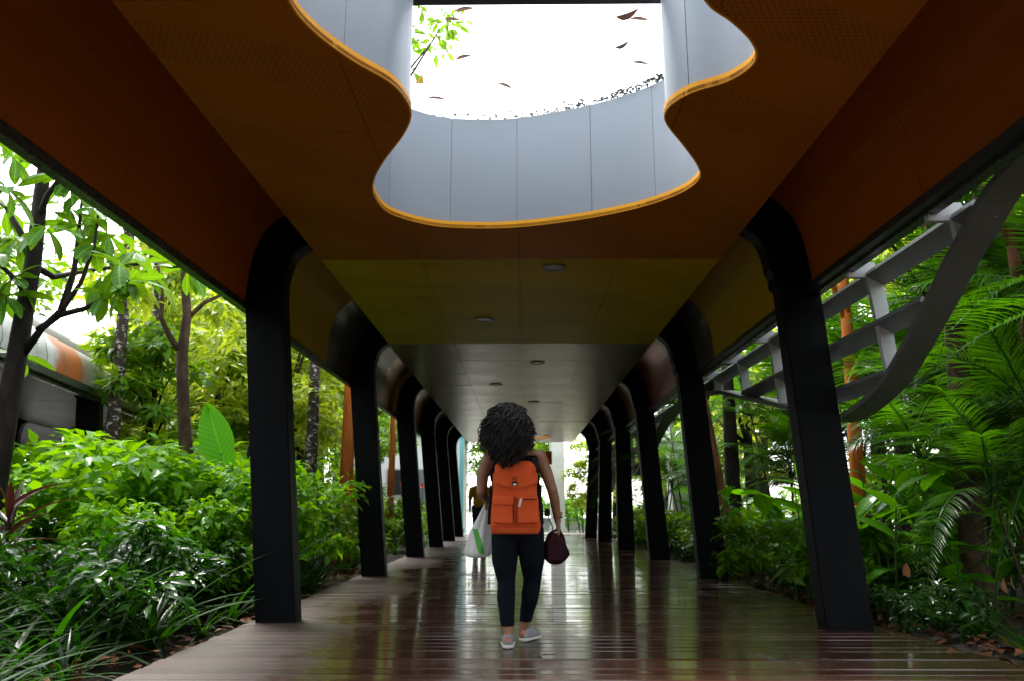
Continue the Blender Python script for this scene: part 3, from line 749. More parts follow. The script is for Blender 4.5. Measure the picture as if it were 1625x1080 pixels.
fr_me = [frond_mesh(2.0, 50, 1.2), frond_mesh(1.8, 46, .9), frond_mesh(2.3, 56, 1.5), frond_mesh(1.7, 40, .65)]
def palm(stems=4, h=(1.2, 2.6), per=7, mat='leaf_palm', spread=.35, trunk_mat='bark_brown', tr=.026, fs=1.15):
    def b():
        root = empty('feather_palm')
        for i in range(stems):
            a = i * 6.283 / stems + rnd.uniform(-.5, .5); hh = rnd.uniform(*h); b0 = Vector((spread * .4 * math.cos(a), spread * .4 * math.sin(a), -.15)); b1 = Vector((spread * math.cos(a) * (1 + hh * .25), spread * math.sin(a) * (1 + hh * .25), hh))
            MB().tube([b0, b0.lerp(b1, .5) + Vector((0, 0, .1)), b1], [tr, tr * .85, tr * .6], 7).build('stem', M[trunk_mat], root, True)
            for k in range(per):
                az = k * 2.4 + a + rnd.uniform(-.3, .3); o = link('frond', fr_me[(k + i) % 4], M[mat], root); o.location = b1
                o.rotation_euler = (R(rnd.uniform(-8, 48) if k < per - 1 else 62), R(rnd.uniform(-18, 18)), az); s_ = rnd.uniform(.75, 1.05) * fs; o.scale = (s_,) * 3
        return root
    return b
def crown_cloud(n, rx, rz, L, W, clumps=26, shape='ov', droop=.5):
    cs = []; rs = []
    for i in range(clumps):
        d = Vector((rnd.gauss(0, 1), rnd.gauss(0, 1), rnd.gauss(0, 1))).normalized() * rnd.uniform(.35, 1.0); cs.append((d.x * rx, d.y * rx, d.z * rz)); rs.append(rnd.uniform(.22, .38) * rx)
    return cs, leaf_cloud(cs, rs, n, L, W, shape, 2, up=.45, droop=droop, shell=.25)
def tree(h=6.0, r=.14, rx=2.2, rz=2.0, n=3400, L=.20, W=.085, mat='leaf_mid', bk='bark_brown', lean=(0, 0), wob=.12, limbs=8, crown_z=None, name='tree', nside=10):
    def b():
        root = empty(name); cz = crown_z or h; m = MB()
        pts = [Vector((lean[0] * u + wob * math.sin(u * 5 + h) * u, lean[1] * u + wob * math.cos(u * 4) * u - wob * u, -.2 + (cz + .2) * u)) for u in np.linspace(0, 1, 9)]
        m.tube(pts, [r * (1.25 - .75 * u if u > .05 else 1.6) for u in np.linspace(0, 1, 9)], nside); m.build('trunk', M[bk], root, True)
        cs, cl = crown_cloud(n, rx, rz, L, W)
        o = link('crown', mesh_np('crown', *cl), M[mat], root); o.location = pts[-1]; o['kind'] = 'stuff'
        for i in range(limbs):
            e = pts[-1] + Vector(cs[i]) * .9; s0 = pts[5 + i % 3]; mid = s0.lerp(e, .5) + Vector((0, 0, .15))
            MB().tube([s0, mid, e], [r * .42, r * .28, r * .1], 6).build('limb', M[bk], root, True)
        return root
    return b
# ------------------------------------------------------------------ vegetation placed
def put(key, builder, x, y, label, cat, group, z=-.1, rz=None, sc=1.0, where=True):
    o = once(key, builder, (x, y, z), rnd.uniform(0, 6.283) if rz is None else rz, sc)
    if where: todo.append((o, label, x, y))
    tag(o, label, cat, group); return o
# strap-leaved edging, left
for i in range(46):
    y = 3.7 + 5.6 * (i / 46) + rnd.uniform(-.15, .15); x = -2.42 - abs(rnd.gauss(0, .75)) - (.1 if i % 2 else .5)
    if x < -4.9: x = -3.2
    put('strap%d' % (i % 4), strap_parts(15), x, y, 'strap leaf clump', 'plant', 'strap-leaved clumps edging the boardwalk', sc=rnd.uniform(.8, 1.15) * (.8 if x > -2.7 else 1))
for i in range(60):
    y = 3.5 + rnd.random() ** 1.2 * 23; x = -2.45 - abs(rnd.gauss(0, .8))
    put('strapm%d' % (i % 4), strap_mass(27), x, y, 'low narrow leaved tuft', 'plant', 'low tufts along the boardwalk', sc=rnd.uniform(.55, 1.0))
# bright shrubs, left bed
LS = [(-4.5, 8.6, 1.18, 1.15), (-3.7, 8.4, .95, 1.0), (-3.3, 9.6, 1.05, 1.0), (-5.0, 9.8, 1.2, 1.1), (-4.1, 10.4, 1.2, 1.1), (-3.0, 8.2, .72, .8), (-5.2, 7.9, .95, 1.0), (-2.9, 10.4, .95, .9), (-4.9, 6.8, .75, .9), (-3.7, 7.3, .7, .8), (-5.6, 11.3, 1.25, 1.15)]
for i, (x, y, sc, w) in enumerate(LS):
    put('shrubb%d' % (i % 4), shrub(1250, 1.62, 1.0, .150, .088, 'leaf_bright', 24), x, y, 'bright green shrub', 'shrub', 'bright green shrubs in the left bed', sc=(sc * w, sc * w, sc))
for i in range(17):
    y = 11.2 + i * .95 + rnd.uniform(-.3, .3); x = -2.95 - abs(rnd.gauss(0, .55)) - .3 * (i % 3)
    put('shrubl%d' % (i % 3), shrub(1000, 1.15, .9, .15, .07, 'leaf_mid', 16), x, y, 'green shrub', 'shrub', 'mid green shrubs along the left bed', sc=rnd.uniform(.8, 1.15))
for i in range(12):
    y = 11.5 + i * 1.5; x = -4.6 - rnd.uniform(0, 1.5) - .1 * y * .3
    put('shrubh%d' % (i % 3), shrub(1200, 2.2, 1.15, .17, .085, 'leaf_mid', 18), x, y, 'tall leafy bush', 'shrub', 'tall bushes behind the left bed', sc=rnd.uniform(.8, 1.15))
for i in range(20):
    y = 5.9 + i * .17 + rnd.uniform(-.1, .1); x = -2.95 - (i % 4) * .55 - rnd.uniform(0, .3)
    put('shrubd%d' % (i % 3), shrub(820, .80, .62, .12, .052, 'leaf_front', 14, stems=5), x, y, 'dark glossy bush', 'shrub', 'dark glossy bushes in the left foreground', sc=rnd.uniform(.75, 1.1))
# the great ribbed leaf
root = empty('elephant_ear_plant', (-3.42, 9.0, -.1)); tag(root, 'elephant ear plant holding one huge ribbed pale green leaf above the shrubs', 'plant')
def ear_leaf(L, W):
    v = []; f = []; ns = 14
    for i in range(ns + 1):
        u = i / ns; w = W * (math.sin(math.pi * min(1, u * .93 + .07) ** .62)) ** .8 * (1 if u < 1 else 0); y = L * u - (.18 * L if u == 0 else 0)
        for k in range(-4, 5):
            q = k / 4; v.append((w / 2 * q, y + (-.16 * L * abs(q) * (1 - u) ** 2), .24 * W * abs(q) + .022 * W * math.sin(u * 40 + abs(q) * 6) * abs(q) - .25 * L * u * u))
    for i in range(ns):
        for k in range(8): a = i * 9 + k; f.append((a, a + 1, a + 10, a + 9))
    return mesh('leaf', v, f, True)
for (dx, dz, rx, rz, s_) in ((.02, 1.62, 66, 12, 1.0), (.35, 1.35, 40, -80, .7), (-.45, 1.3, 35, 90, .65)):
    MB().tube([(0, 0, 0), (dx * .5, .05, dz * .6), (dx, 0, dz)], [.03, .022, .014], 7).build('stalk', M['stem'], root, True)
    o = link('leaf', ear_leaf(.80, .38), M['leaf_ear'], root); o.location = (dx, 0, dz); o.rotation_euler = (R(rx), R(-24 if s_ == 1 else 8), R(rz)); o.scale = (s_,) * 3
# dark red cordylines at far left
for x, y, s_, lab in ((-4.15, 6.5, 1.0, 'dark red cordyline with stiff pointed leaves before the second canopy'), (-4.75, 6.3, .8, 'smaller dark red cordyline at the left edge of the view')):
    root = empty('cordyline', (x, y, -.1)); tag(root, lab, 'plant')
    MB().tube([(0, 0, 0), (.02, 0, .55 * s_), (0, 0, 1.05 * s_)], [.02, .017, .012], 6).build('stem', M['bark_dark'], root, True)
    lm = mesh_np('leaf', *leaf_template(.55, .075, 7, .4, .35, 'la'))
    for k in range(16):
        o = link('leaf', lm, M['leaf_cordyline'], root); o.location = (0, 0, (.55 + .5 * k / 16) * s_); o.rotation_euler = (R(rnd.uniform(15, 78)), 0, k * 2.4); sc = s_ * rnd.uniform(.75, 1.1); o.scale = (sc,) * 3

# rosette tree close on the left
root = empty('rosette_tree', (-4.6, 7.0, -.1)); tag(root, 'dark trunked tree with rosettes of broad leaves hanging over the left edge of the deck', 'tree')
def rel(p): return Vector(p) - Vector((-4.6, 7.0, -.1))
tp = [Vector((0, 0, -.1)), rel((-4.63, 7, 1.0)), rel((-4.60, 7, 1.9)), rel((-4.57, 7, 2.6)), rel((-4.545, 7, 3.2)), rel((-4.56, 7, 3.8)), rel((-4.55, 7, 4.6)), rel((-4.5, 7.1, 5.6))]
MB().tube(tp, [.12, .10, .09, .08, .07, .062, .055, .04], 12).build('trunk', M['bark_dark'], root, True)
BR = [[(38, 560, 7), (66, 522, 7.0), (100, 490, 6.95), (128, 450, 6.9), (150, 390, 6.9), (157, 330, 6.9)],
      [(98, 492, 6.95), (118, 430, 7.1), (126, 360, 7.2), (131, 305, 7.2)],
      [(60, 525, 7), (95, 500, 7.0), (135, 490, 6.8), (172, 468, 6.6), (205, 445, 6.5)],
      [(48, 470, 7), (20, 440, 6.8), (-20, 400, 6.6)], [(60, 350, 7), (75, 310, 6.9), (98, 280, 6.8), (140, 240, 6.7)], [(50, 420, 7), (85, 440, 7.4), (140, 430, 7.7), (230, 418, 7.9), (300, 425, 8.0)],
      [(70, 240, 7), (20, 200, 6.8), (-10, 180, 6.6)], [(50, 400, 7), (10, 330, 7.3), (-30, 300, 7.5)]]
tips = []
for br in BR:
    pts = [rel(at(*q)) for q in br]
    MB().tube(pts, [.036 - .026 * i / (len(pts) - 1) for i in range(len(pts))], 7).build('limb', M['bark_dark'], root, True); tips += [pts[-1], pts[-2]]
ro_me = [mesh_np('leaf', *leaf_template(L_, W_, 6, .18, dr, 'ob')) for L_, W_, dr in ((.30, .105, .25), (.34, .115, .45), (.26, .095, .15))]
tips += [rel(at(*q)) for q in ((10, 300, 6.6), (30, 380, 6.9), (8, 470, 6.8), (70, 360, 6.5), (110, 330, 7.3), (170, 370, 7.0), (215, 400, 7.2), (232, 430, 7.0), (160, 440, 7.4), (20, 250, 6.6), (40, 240, 7.2), (110, 290, 7.0), (190, 420, 6.6), (75, 420, 7.6), (25, 560, 7.3))]
for tpnt in tips:
    a0 = rnd.uniform(0, 6.28)
    for k in range(9):
        o = link('leaf', ro_me[k % 3], M['leaf_rosette'], root); o.location = tpnt; o.rotation_euler = (R(rnd.uniform(-55, 35)), R(rnd.uniform(-25, 25)), a0 + k * 2.4); s_ = rnd.uniform(.8, 1.22); o.scale = (s_,) * 3
# forked slender tree
root = empty('forked_tree', (-3.8, 9.5, -.1)); tag(root, 'slender mossy trunked tree forking above the bright shrubs left of the nearest column', 'tree')
r0 = Vector((-3.8, 9.5, -.1))
def relb(*q): return at(*q) - r0
MB().tube([Vector((0, 0, -.1)), relb(312, 860, 9.5), relb(306, 780, 9.5), relb(294, 700, 9.5), relb(290, 620, 9.5), relb(289, 560, 9.5), relb(297, 500, 9.5), relb(293, 440, 9.5), relb(302, 380, 9.5)], [.10, .09, .085, .078, .074, .07, .055, .05, .04], 10).build('trunk', M['bark_brown'], root, True)
for pl, r_ in (([(289, 560, 9.5), (270, 535, 9.4), (256, 505, 9.3), (258, 470, 9.2), (250, 420, 9.2)], .04), ([(298, 505, 9.5), (325, 480, 9.6), (352, 468, 9.7), (385, 475, 9.8)], .03)):
    MB().tube([relb(*q) for q in pl], [r_ * (1 - .12 * i) for i in range(len(pl))], 7).build('limb', M['bark_brown'], root, True)
cs = [tuple(relb(*q)) for q in ((230, 420, 9.4), (260, 380, 9.4), (320, 380, 9.8), (370, 430, 9.9), (300, 340, 9.6), (210, 470, 9.2), (345, 500, 10.2), (380, 540, 10.4))]
o = link('crown', mesh_np('crown', *leaf_cloud(cs, [.45] * 8, 620, .19, .075, 'ov', 3, droop=.5, shell=.1)), M['leaf_yellow'], root); o['kind'] = 'stuff'

# trunks and trees behind, left
def T(key, x, y, label, cat='tree', group=None, turn=0.0, sc=1.0, **k):
    put(key, tree(**k), x, y, label, cat, group, rz=turn, sc=sc, where=False)
T('mp1', -5.72, 11, 'thin dark trunked palm standing before the second canopy', h=6.5, r=.095, rx=1.4, rz=1.0, n=1500, bk='bark_mottled', mat='leaf_mid', wob=.03, L=.3, W=.06)
T('mp2', -6.18, 13, 'pale mottled thin trunk farther back between the two canopies', h=6.8, r=.085, rx=1.5, rz=1.0, n=1500, bk='bark_mottled', mat='leaf_mid', wob=.03, L=.3, W=.06)
T('mp3', -3.44, 13, 'white blotched slender trunk between the nearest and second left columns', h=7.0, r=.10, rx=1.6, rz=1.1, n=1600, bk='bark_mottled', mat='leaf_mid', wob=.03, L=.3, W=.06)
T('hang', -5.5, 11.7, 'small tree with drooping dark leaves hanging over the second canopy eave', h=3.0, r=.06, rx=.85, rz=.75, n=1300, bk='bark_dark', mat='leaf_mid', L=.22, W=.075, wob=.04)
T('or1', -3.28, 15, 'straight orange barked trunk just beside the second left column', h=6.6, r=.125, rx=1.6, rz=1.2, n=1600, bk='bark_orange', mat='leaf_mid', wob=.02)
T('or2', -3.25, 20, 'thin orange trunk between the second and third left columns', h=5.6, r=.085, rx=1.5, rz=1.2, n=1500, bk='bark_orange', mat='leaf_mid', wob=.05)
T('or3', -3.0, 21.5, 'darker leaning orange trunk behind the thin orange one', h=5.4, r=.075, rx=1.4, rz=1.2, n=1500, bk='bark_red', lean=(-.5, 0))
LT = [(-5.0, 16.5, 'leaf_yellow', 3.3, 'yellow green leafy tree crown above the bright shrubs'), (-6.9, 18.5, 'leaf_yellow', 3.6, 'sunlit yellowish tree beyond the second canopy roof'), (-5.6, 21, 'leaf_yellow', 4.0, 'dense pale green tree filling the gap between canopies'), (-8.2, 24, 'leaf_yellow', 4.6, 'large pale green tree far behind the mottled trunk'),
      (-5.2, 24.5, 'leaf_mid', 3.8, 'round green tree behind the orange trunks'), (-5.3, 13.6, 'leaf_yellow', 2.9, 'drooping pale tree behind the forked trunk'), (-9.5, 20.5, 'leaf_yellow', 5.2, 'pale yellow green tree rising over the second canopy'), (-5.0, 18.2, 'leaf_mid', 4.4, 'small green tree by the second left column'),
      (-5.4, 28, 'leaf_mid', 3.4, 'green tree near the far left end of the deck'), (-4.7, 15.0, 'leaf_yellow', 3.8, 'light crowned tree filling the space under the left eave'), (-7.2, 16.9, 'leaf_yellow', 3.9, 'pale leafy tree close behind the thin palm trunks'), (-7.6, 16.2, 'leaf_yellow', 5.0, 'tall light green tree over the second canopy'), (-6.4, 15.2, 'leaf_yellow', 2.4, 'low yellow green tree beside the second canopy eave')]
for i, (x, y, mt, cz, lab) in enumerate(LT):
    put('lt_%s%d' % (mt, i % 2), tree(4.0, .10, 1.8, 1.7, 3400, .24, .082, mt, 'bark_brown'), x, y, lab, 'tree', None, rz=rnd.uniform(0, 6.28), sc=(1, 1, cz / 4.0), where=False)
T('over', -4.6, 12.2, 'tall tree leaning over the canopy, its crown glimpsed through the skylight glass', h=6.9, r=.085, rx=1.1, rz=1.0, n=1000, bk='bark_dark', mat='leaf_mid', lean=(2.72, -3.1), L=.14, W=.07, wob=.05)
# big far trees both sides and beyond the end, closing the horizon
FT = [(-15, 17, 1.2, 'leaf_mid'), (-18, 24, 1.5, 'leaf_mid'), (-13, 31, 1.5, 'leaf_yellow'), (-11.5, 25, 1.25, 'leaf_yellow'), (-8.5, 34, 1.3, 'leaf_mid'), (-5.5, 36, 1.2, 'leaf_mid'), (-27, 30, 1.9, 'leaf_mid'), (-24, 18, 1.3, 'leaf_mid'), (-11, 40, 1.8, 'leaf_mid'),
      (8.5, 15, 1.1, 'leaf_yellow'), (9.5, 20, 1.25, 'leaf_yellow'), (7.2, 24, 1.1, 'leaf_yellow'), (12, 27, 1.5, 'leaf_yellow'), (15, 20, 1.5, 'leaf_mid'), (13, 13, 1.3, 'leaf_mid'), (18, 14, 1.6, 'leaf_mid'), (10, 34, 1.5, 'leaf_mid'), (19, 30, 1.9, 'leaf_mid'), (6.4, 33, 1.0, 'leaf_yellow'), (3.7, 31.2, .75, 'leaf_yellow'), (-.75, 33.4, .72, 'leaf_mid'), (.55, 34.2, .74, 'leaf_mid'), (-2.9, 36.5, .8, 'leaf_mid'), (-8.5, 52, 1.5, 'leaf_mid'), (-4.9, 50, 1.3, 'leaf_mid'), (.3, 47, 1.4, 'leaf_mid'), (6.2, 50, 1.4, 'leaf_mid'), (9.5, 54, 1.6, 'leaf_mid'), (-13, 56, 1.7, 'leaf_mid'), (14, 52, 1.6, 'leaf_mid'), (11, 9.5, 1.15, 'leaf_yellow'), (15, 9, 1.4, 'leaf_mid'), (5.6, 19.5, .9, 'leaf_yellow'), (5.2, 28, .9, 'leaf_yellow')]  # middle trees past the deck end are added to cut sky glare
far_todo = []
for i, (x, y, sc, mt) in enumerate(FT):
    w, d = place_words(x, min(y, 27)); hue = 'pale green' if mt == 'leaf_yellow' else 'deep green'
    lab = f'{hue} forest tree far behind the {"left" if x < 0 else "right"} bed'; far_todo.append((x, y, lab))
    far_todo[-1] += (put('far%d%s' % (i % 2, mt), tree(4.6, .17, 2.7, 2.9, 4200, .27, .11, mt, 'bark_dark', limbs=7), x, y, lab, 'tree', 'forest trees around the walkway', sc=sc, where=False),)
for i in range(40):
    sx = -1 if i % 2 else 1; x = sx * rnd.uniform(9 if sx > 0 else 14, 26); y = rnd.uniform(12, 44)
    put('und%d' % (i % 3), shrub(900, 2.6, 1.7, .26, .12, 'leaf_mid', 16), x, y, f'undergrowth bush, {"left" if sx < 0 else "right"} woods', 'shrub', f'undergrowth in the {"left" if sx < 0 else "right"} woods', sc=rnd.uniform(.8, 1.3))

# right bed: gingers, palms, trunks, ground cover
GI = [(3.4, 9.6), (3.9, 10.4), (3.1, 10.9), (4.3, 9.2), (3.6, 8.6), (4.2, 8.0), (4.8, 8.7), (3.5, 7.8), (4.9, 7.6), (3.2, 12.2), (3.9, 12.9), (5.4, 8.2), (4.5, 11.4), (5.3, 10.0), (3.2, 14.2), (4.1, 15.0), (3.3, 8.2), (4.0, 7.2), (4.6, 8.0), (3.15, 9.0), (4.9, 9.4), (3.8, 11.6), (5.2, 7.2)]
for i, (x, y) in enumerate(GI):
    put('gin%d' % (i % 4), ginger(4, 1.35, per=7), x, y, 'broad leaved ginger', 'plant', 'broad-leaved gingers in the right bed', sc=rnd.uniform(.8, 1.12))
PA = [(5.9, 9.1, 1.05), (5.0, 7.0, .95), (6.3, 8.2, 1.15), (6.1, 11.2, 1.0), (6.0, 10.4, 1.2), (6.9, 9.2, 1.2), (6.0, 13.2, 1.1), (6.6, 12.4, 1.3), (5.3, 5.9, .9), (6.3, 6.9, 1.1), (7.8, 10.8, 1.35), (5.0, 15, 1.0), (6.2, 15.6, 1.2), (8.0, 7.6, 1.2), (3.9, 18.6, .85), (3.9, 22.6, .9), (4.3, 7.9, .62), (4.2, 6.6, .6), (4.9, 14.2, .7)]
for i, (x, y, sc) in enumerate(PA):
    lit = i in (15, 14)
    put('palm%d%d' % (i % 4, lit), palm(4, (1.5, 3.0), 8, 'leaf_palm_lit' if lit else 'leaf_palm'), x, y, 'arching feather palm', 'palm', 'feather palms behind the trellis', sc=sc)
for i in range(30):
    y = 4.2 + i * .75 + rnd.uniform(-.3, .3); x = 2.95 + abs(rnd.gauss(0, .55)) + (.5 if y < 6 else .12)
    put('low%d' % (i % 3), shrub(420, .38, .42, .085, .045, 'leaf_dark', 12, name='low_plant', stems=4), x, y, 'low dark plant', 'plant', 'low plants edging the right side', sc=rnd.uniform(.8, 1.3))
for i in range(16):
    y = 8.5 + i * 1.15 + rnd.uniform(-.3, .3); x = 3.2 + abs(rnd.gauss(0, .5))
    put('shrubr%d' % (i % 3), shrub(900, 1.0, .8, .14, .07, 'leaf_mid', 14), x, y, 'rounded leafy shrub', 'shrub', 'shrubs along the right bed', sc=rnd.uniform(.75, 1.1))
for i in range(14):
    y = 5.6 + i * .9; x = 3.3 + rnd.uniform(0, 1.6)
    put('strapr%d' % (i % 2), strap_mass(24, .55, .05), x, y, 'short strap leaf tuft', 'plant', 'strap-leaved tufts in the right bed', sc=rnd.uniform(.6, 1.0))
T('rt', 4.1, 7.4, 'brown tree trunk rising from leaf litter near the right edge of the view', h=5.2, r=.105, rx=1.6, rz=1.2, n=1300, bk='bark_brown', mat='leaf_dark', wob=.06)
T('rt2', 4.19, 10, 'orange brown peeling trunk just beside the nearest right column', h=5.4, r=.09, rx=1.5, rz=1.2, n=1300, bk='bark_orange', mat='leaf_mid', wob=.05)
T('rt3', 3.42, 13, 'leaning red brown trunk behind the second right column', h=5.8, r=.10, rx=1.6, rz=1.3, n=1500, bk='bark_red', mat='leaf_mid', lean=(-.85, 0), wob=.03)
T('rt4', 3.75, 14.2, 'straight dark trunk behind the leaning red brown one', h=6.0, r=.13, rx=1.7, rz=1.3, n=1500, bk='bark_dark', mat='leaf_mid', wob=.03)
T('rt5', 5.6, 9.0, 'dark leaning thin trunk at the right edge against bright light', h=5.6, r=.085, rx=1.5, rz=1.2, n=1300, bk='bark_dark', mat='leaf_dark', lean=(.7, 0), wob=.03)
T('rt6', 5.15, 9.6, 'second dark thin trunk beside the brown one', h=5.6, r=.075, rx=1.5, rz=1.2, n=1300, bk='bark_dark', mat='leaf_dark', wob=.03)
T('rt7', 4.9, 7.5, 'pale brown trunk glimpsed above the wave band at upper right', h=5.6, r=.075, rx=1.5, rz=1.0, n=900, bk='bark_red', mat='leaf_dark', lean=(-.05, 0), wob=.02)
T('rt8', 4.0, 17.5, 'thin trunk hung with drooping dark leaves behind the third right column', h=4.2, r=.07, rx=1.2, rz=1.7, n=2000, bk='bark_dark', mat='leaf_dark', wob=.04, L=.24, W=.07)
# leaf litter on the soil
N = 2600; xs = np.where(rng.random(N) < .65, 2.85 + np.abs(rng.normal(0, 1.3, N)), -2.35 - np.abs(rng.normal(0, .9, N))); pos = np.stack([xs, rng.uniform(3, 14, N), np.full(N, -.06) + rng.uniform(-.03, .05, N)], 1)
tv, tf = leaf_template(.12, .055, 2, .3, .2)
tag(link('leaf_litter', mesh_np('leaf_litter', *batch(tv, tf, pos, frames(rng.normal(size=(N, 3)) * (1, 1, .2), np.tile((0, 0, 1.), (N, 1)) + rng.normal(0, .35, (N, 3))), rng.uniform(.5, 1.2, N))), M['dead']), 'brown fallen leaves scattered over the soil of both beds', 'litter', kind='stuff')
for x, y, z, rz, s_, lab in ((-2.34, 5.35, .0, 40, 1.3, 'orange brown leaf lying on the left deck edge in the foreground'), (2.25, 9.9, .004, 110, 1.0, 'small orange leaf on the wet boards before the second right column'), (.22, 5.25, .004, 75, .9, 'pale brown leaf on the wet boards beside the shoes')):
    o = link('fallen_leaf', dead_me.copy(), M['dead']); o.location = (x, y, z + .01); o.rotation_euler = (0, R(6), R(rz)); o.scale = (s_,) * 3; tag(o, lab, 'leaf')
for i, (x, y, z) in enumerate([at(1442, 915, 7.0), at(1600, 940, 6.6), at(1612, 935, 6.9)]):
    o = link('fallen_leaf', dead2_me.copy(), M['dead']); o.location = (x, y, max(z, 0.0)); o.rotation_euler = (R(70), 0, R(30 * i)); o.scale = (1.0,) * 3; tag(o, ['large orange dead leaf caught upright in the right bed', 'orange dead leaf near the right edge beside the trunk', 'second orange dead leaf next to the one beside the trunk'][i], 'leaf')

# ------------------------------------------------------------------ beyond the end
for (x, y, w, h, mt, lab) in ((1.45, 31.5, .55, 3.6, 'white_wall', 'white square pillar in bright light past the right end of the deck'), (-2.25, 30.5, .16, 3.6, 'teal', 'narrow teal post past the left end of the deck'), (5.0, 24.5, .9, 3.6, 'concrete', 'pale grey concrete pillar among the trees behind the right columns')):
    o = empty('pillar', (x, y, -.02)); tag(o, lab, 'pillar')
    MB().box((0, 0, h / 2), (w, w, h)).build('shaft', M[mt], o); MB().box((0, 0, .08), (w + .10, w + .10, .16)).build('base', M[mt], o); MB().box((0, 0, h + .06), (w + .12, w + .12, .12)).build('capital', M[mt], o)
o = empty('garden_wall', (2.4, 34, -.02)); tag(o, 'low grey planter wall under a clipped hedge past the deck', 'wall')
MB().box((0, 0, .22), (6, .4, .44)).build('wall', M['concrete'], o); MB().box((0, 0, .47), (6.1, .5, .06)).build('coping', M['concrete'], o)
put('hedge', shrub(2600, 1.0, 1.2, .12, .06, 'leaf_bright', 30, name='hedge'), 2.4, 34.3, 'clipped bright hedge growing along the low planter wall', 'hedge', None, z=.3, rz=0, sc=(2.2, .5, .9), where=False)
put('hedge', None, -.6, 37.5, 'tall hedge added to block sky glare in the middle of the far plaza', 'hedge', None, rz=0, sc=(1.5, .6, 1.9), where=False)  # added hedge that cuts the bright sky reflected in the deck
o = empty('pavilion', (-4.6, 33, -.02)); tag(o, 'white walled building glimpsed past the left end of the deck', 'building')
MB().box((0, 0, 1.9), (4.6, 3, 3.8)).build('wall', M['white_wall'], o); MB().box((0, 0, 3.9), (5.2, 3.6, .2)).build('roof', M['concrete'], o)
MB().box((.9, -1.51, 1.3), (1.0, .06, 2.2)).build('door', M['rail'], o)
for wx in (-1.5, -.3): f = MB().box((wx, -1.51, 1.9), (.8, .06, 1.1)).build('window', M['rail_light'], o); MB().box((wx, -1.55, 1.9), (.68, .02, .96)).build('pane', M['black'], f)
put('endbush', shrub(1500, 2.9, .62, .15, .075, 'leaf_yellow', 22), 2.35, 30.4, 'tall bright bush just past the last column on the right', 'shrub', None, where=False)
put('endlow', shrub(900, 1.0, .7, .14, .07, 'leaf_bright', 14), 1.9, 31.6, 'low bright bush at the foot of the white pillar', 'shrub', None, where=False)
o = empty('hanging_sign', (1.0, 28.0, 2.62)); tag(o, 'small orange brown box sign hanging under the far end of the ceiling', 'sign')
MB().box((0, 0, 0), (.22, .14, .46)).build('box', M['orange_side'], o)
for sx in (-.07, .07): MB().tube([(sx, 0, .23), (sx, 0, .58)], .008, 6).build('rod', M['black'], o)
for x, y, z, lab in ((-3.35, 22.5, 1.5, 'red ginger flower between third and fourth left columns'), (-3.0, 24.5, 1.5, 'red flower head beside the fourth left column'), (-3.55, 19.0, 1.55, 'red flower between second and third left columns')):
    o = empty('flower', (x, y, 0)); tag(o, lab, 'flower', 'red flowers in the left bed')
    MB().tube([(0, 0, 0), (.02, 0, z * .5), (0, 0, z)], .012, 5).build('stem', M['stem'], o)
    tv, tf = leaf_template(.16, .05, 3, .3, -.4, 'la'); k = 18; a = rng.uniform(0, 6.28, k); e = rng.uniform(.1, 1.4, k); d = np.stack([np.cos(a) * np.cos(e), np.sin(a) * np.cos(e), np.sin(e)], 1)
    pet = link('petals', mesh_np('petals', *batch(tv, tf, np.tile((0, 0, z), (k, 1)), frames(d, np.tile((0, 0.01, 1.), (k, 1))), rng.uniform(.6, 1, k))), M['flower'], o)
o = empty('kiosk', (11.8, 12.2, -.1)); tag(o, 'pink awninged kiosk glimpsed through the trunks at the right edge', 'kiosk')
MB().box((0, 0, 1.0), (2.0, 1.6, 2.0)).build('counter', M['white_wall'], o); m = MB(); m.prism([(-1.3, 2.05), (1.3, 2.05), (.5, 2.75), (-.5, 2.75)], 'y', -1.0, 1.0); m.build('awning', M['pink'], o)

# unseen trees added behind and beside the camera to block sky light
for i, (x, y, sc) in enumerate([(-5.5, -3, .9), (6, -4, .9), (-7, -10, 1.1), (7, -11, 1.1), (-3, -19, 1.1), (3, -20, 1.2), (-9, 1.5, 1.0), (9, 2, 1.0), (8, 5, 1.0), (-3.9, 2.4, .42), (4.4, 2.2, .42), (-4.2, -1.5, .45), (4.4, -2, .45)]):
    far_todo.append((x, y, f'unseen deep green tree added for shade by the {"left" if x < 0 else "right"} bed', put('far%dleaf_mid' % (i % 2), None, x, y, 'x', 'tree', 'forest trees around the walkway', sc=sc, where=False)))
ORD = 'nearest second third fourth fifth sixth seventh eighth ninth tenth eleventh twelfth thirteenth fourteenth fifteenth sixteenth seventeenth eighteenth nineteenth twentieth'.split()
def ordinal(k):
    t = ['', '', 'twenty', 'thirty', 'forty', 'fifty', 'sixty', 'seventy']
    if k < 20: return ORD[k] if k == 0 else ORD[k] + ' nearest'
    k += 1; u = k % 10; return (t[k // 10] + '-' + ['', 'first', 'second', 'third', 'fourth', 'fifth', 'sixth', 'seventh', 'eighth', 'ninth'][u] if u else t[k // 10][:-1] + 'ieth') + ' nearest'
def by_order(rows):
    seen = {}
    for o, lab, tail in rows: seen[lab] = seen.get(lab, -1) + 1; o['label'] = f'{ordinal(seen[lab])} {lab} {tail}'.strip()
rows = []
for o, lab, x, y in sorted(todo, key=lambda q: q[2] ** 2 + q[3] ** 2):
    w, d = place_words(x, y); rows.append((o, lab, f'{d} {w}'))
by_order(rows)
by_order([(o, lab, '') for x, y, lab, o in sorted(far_todo, key=lambda q: q[0] ** 2 + q[1] ** 2)])

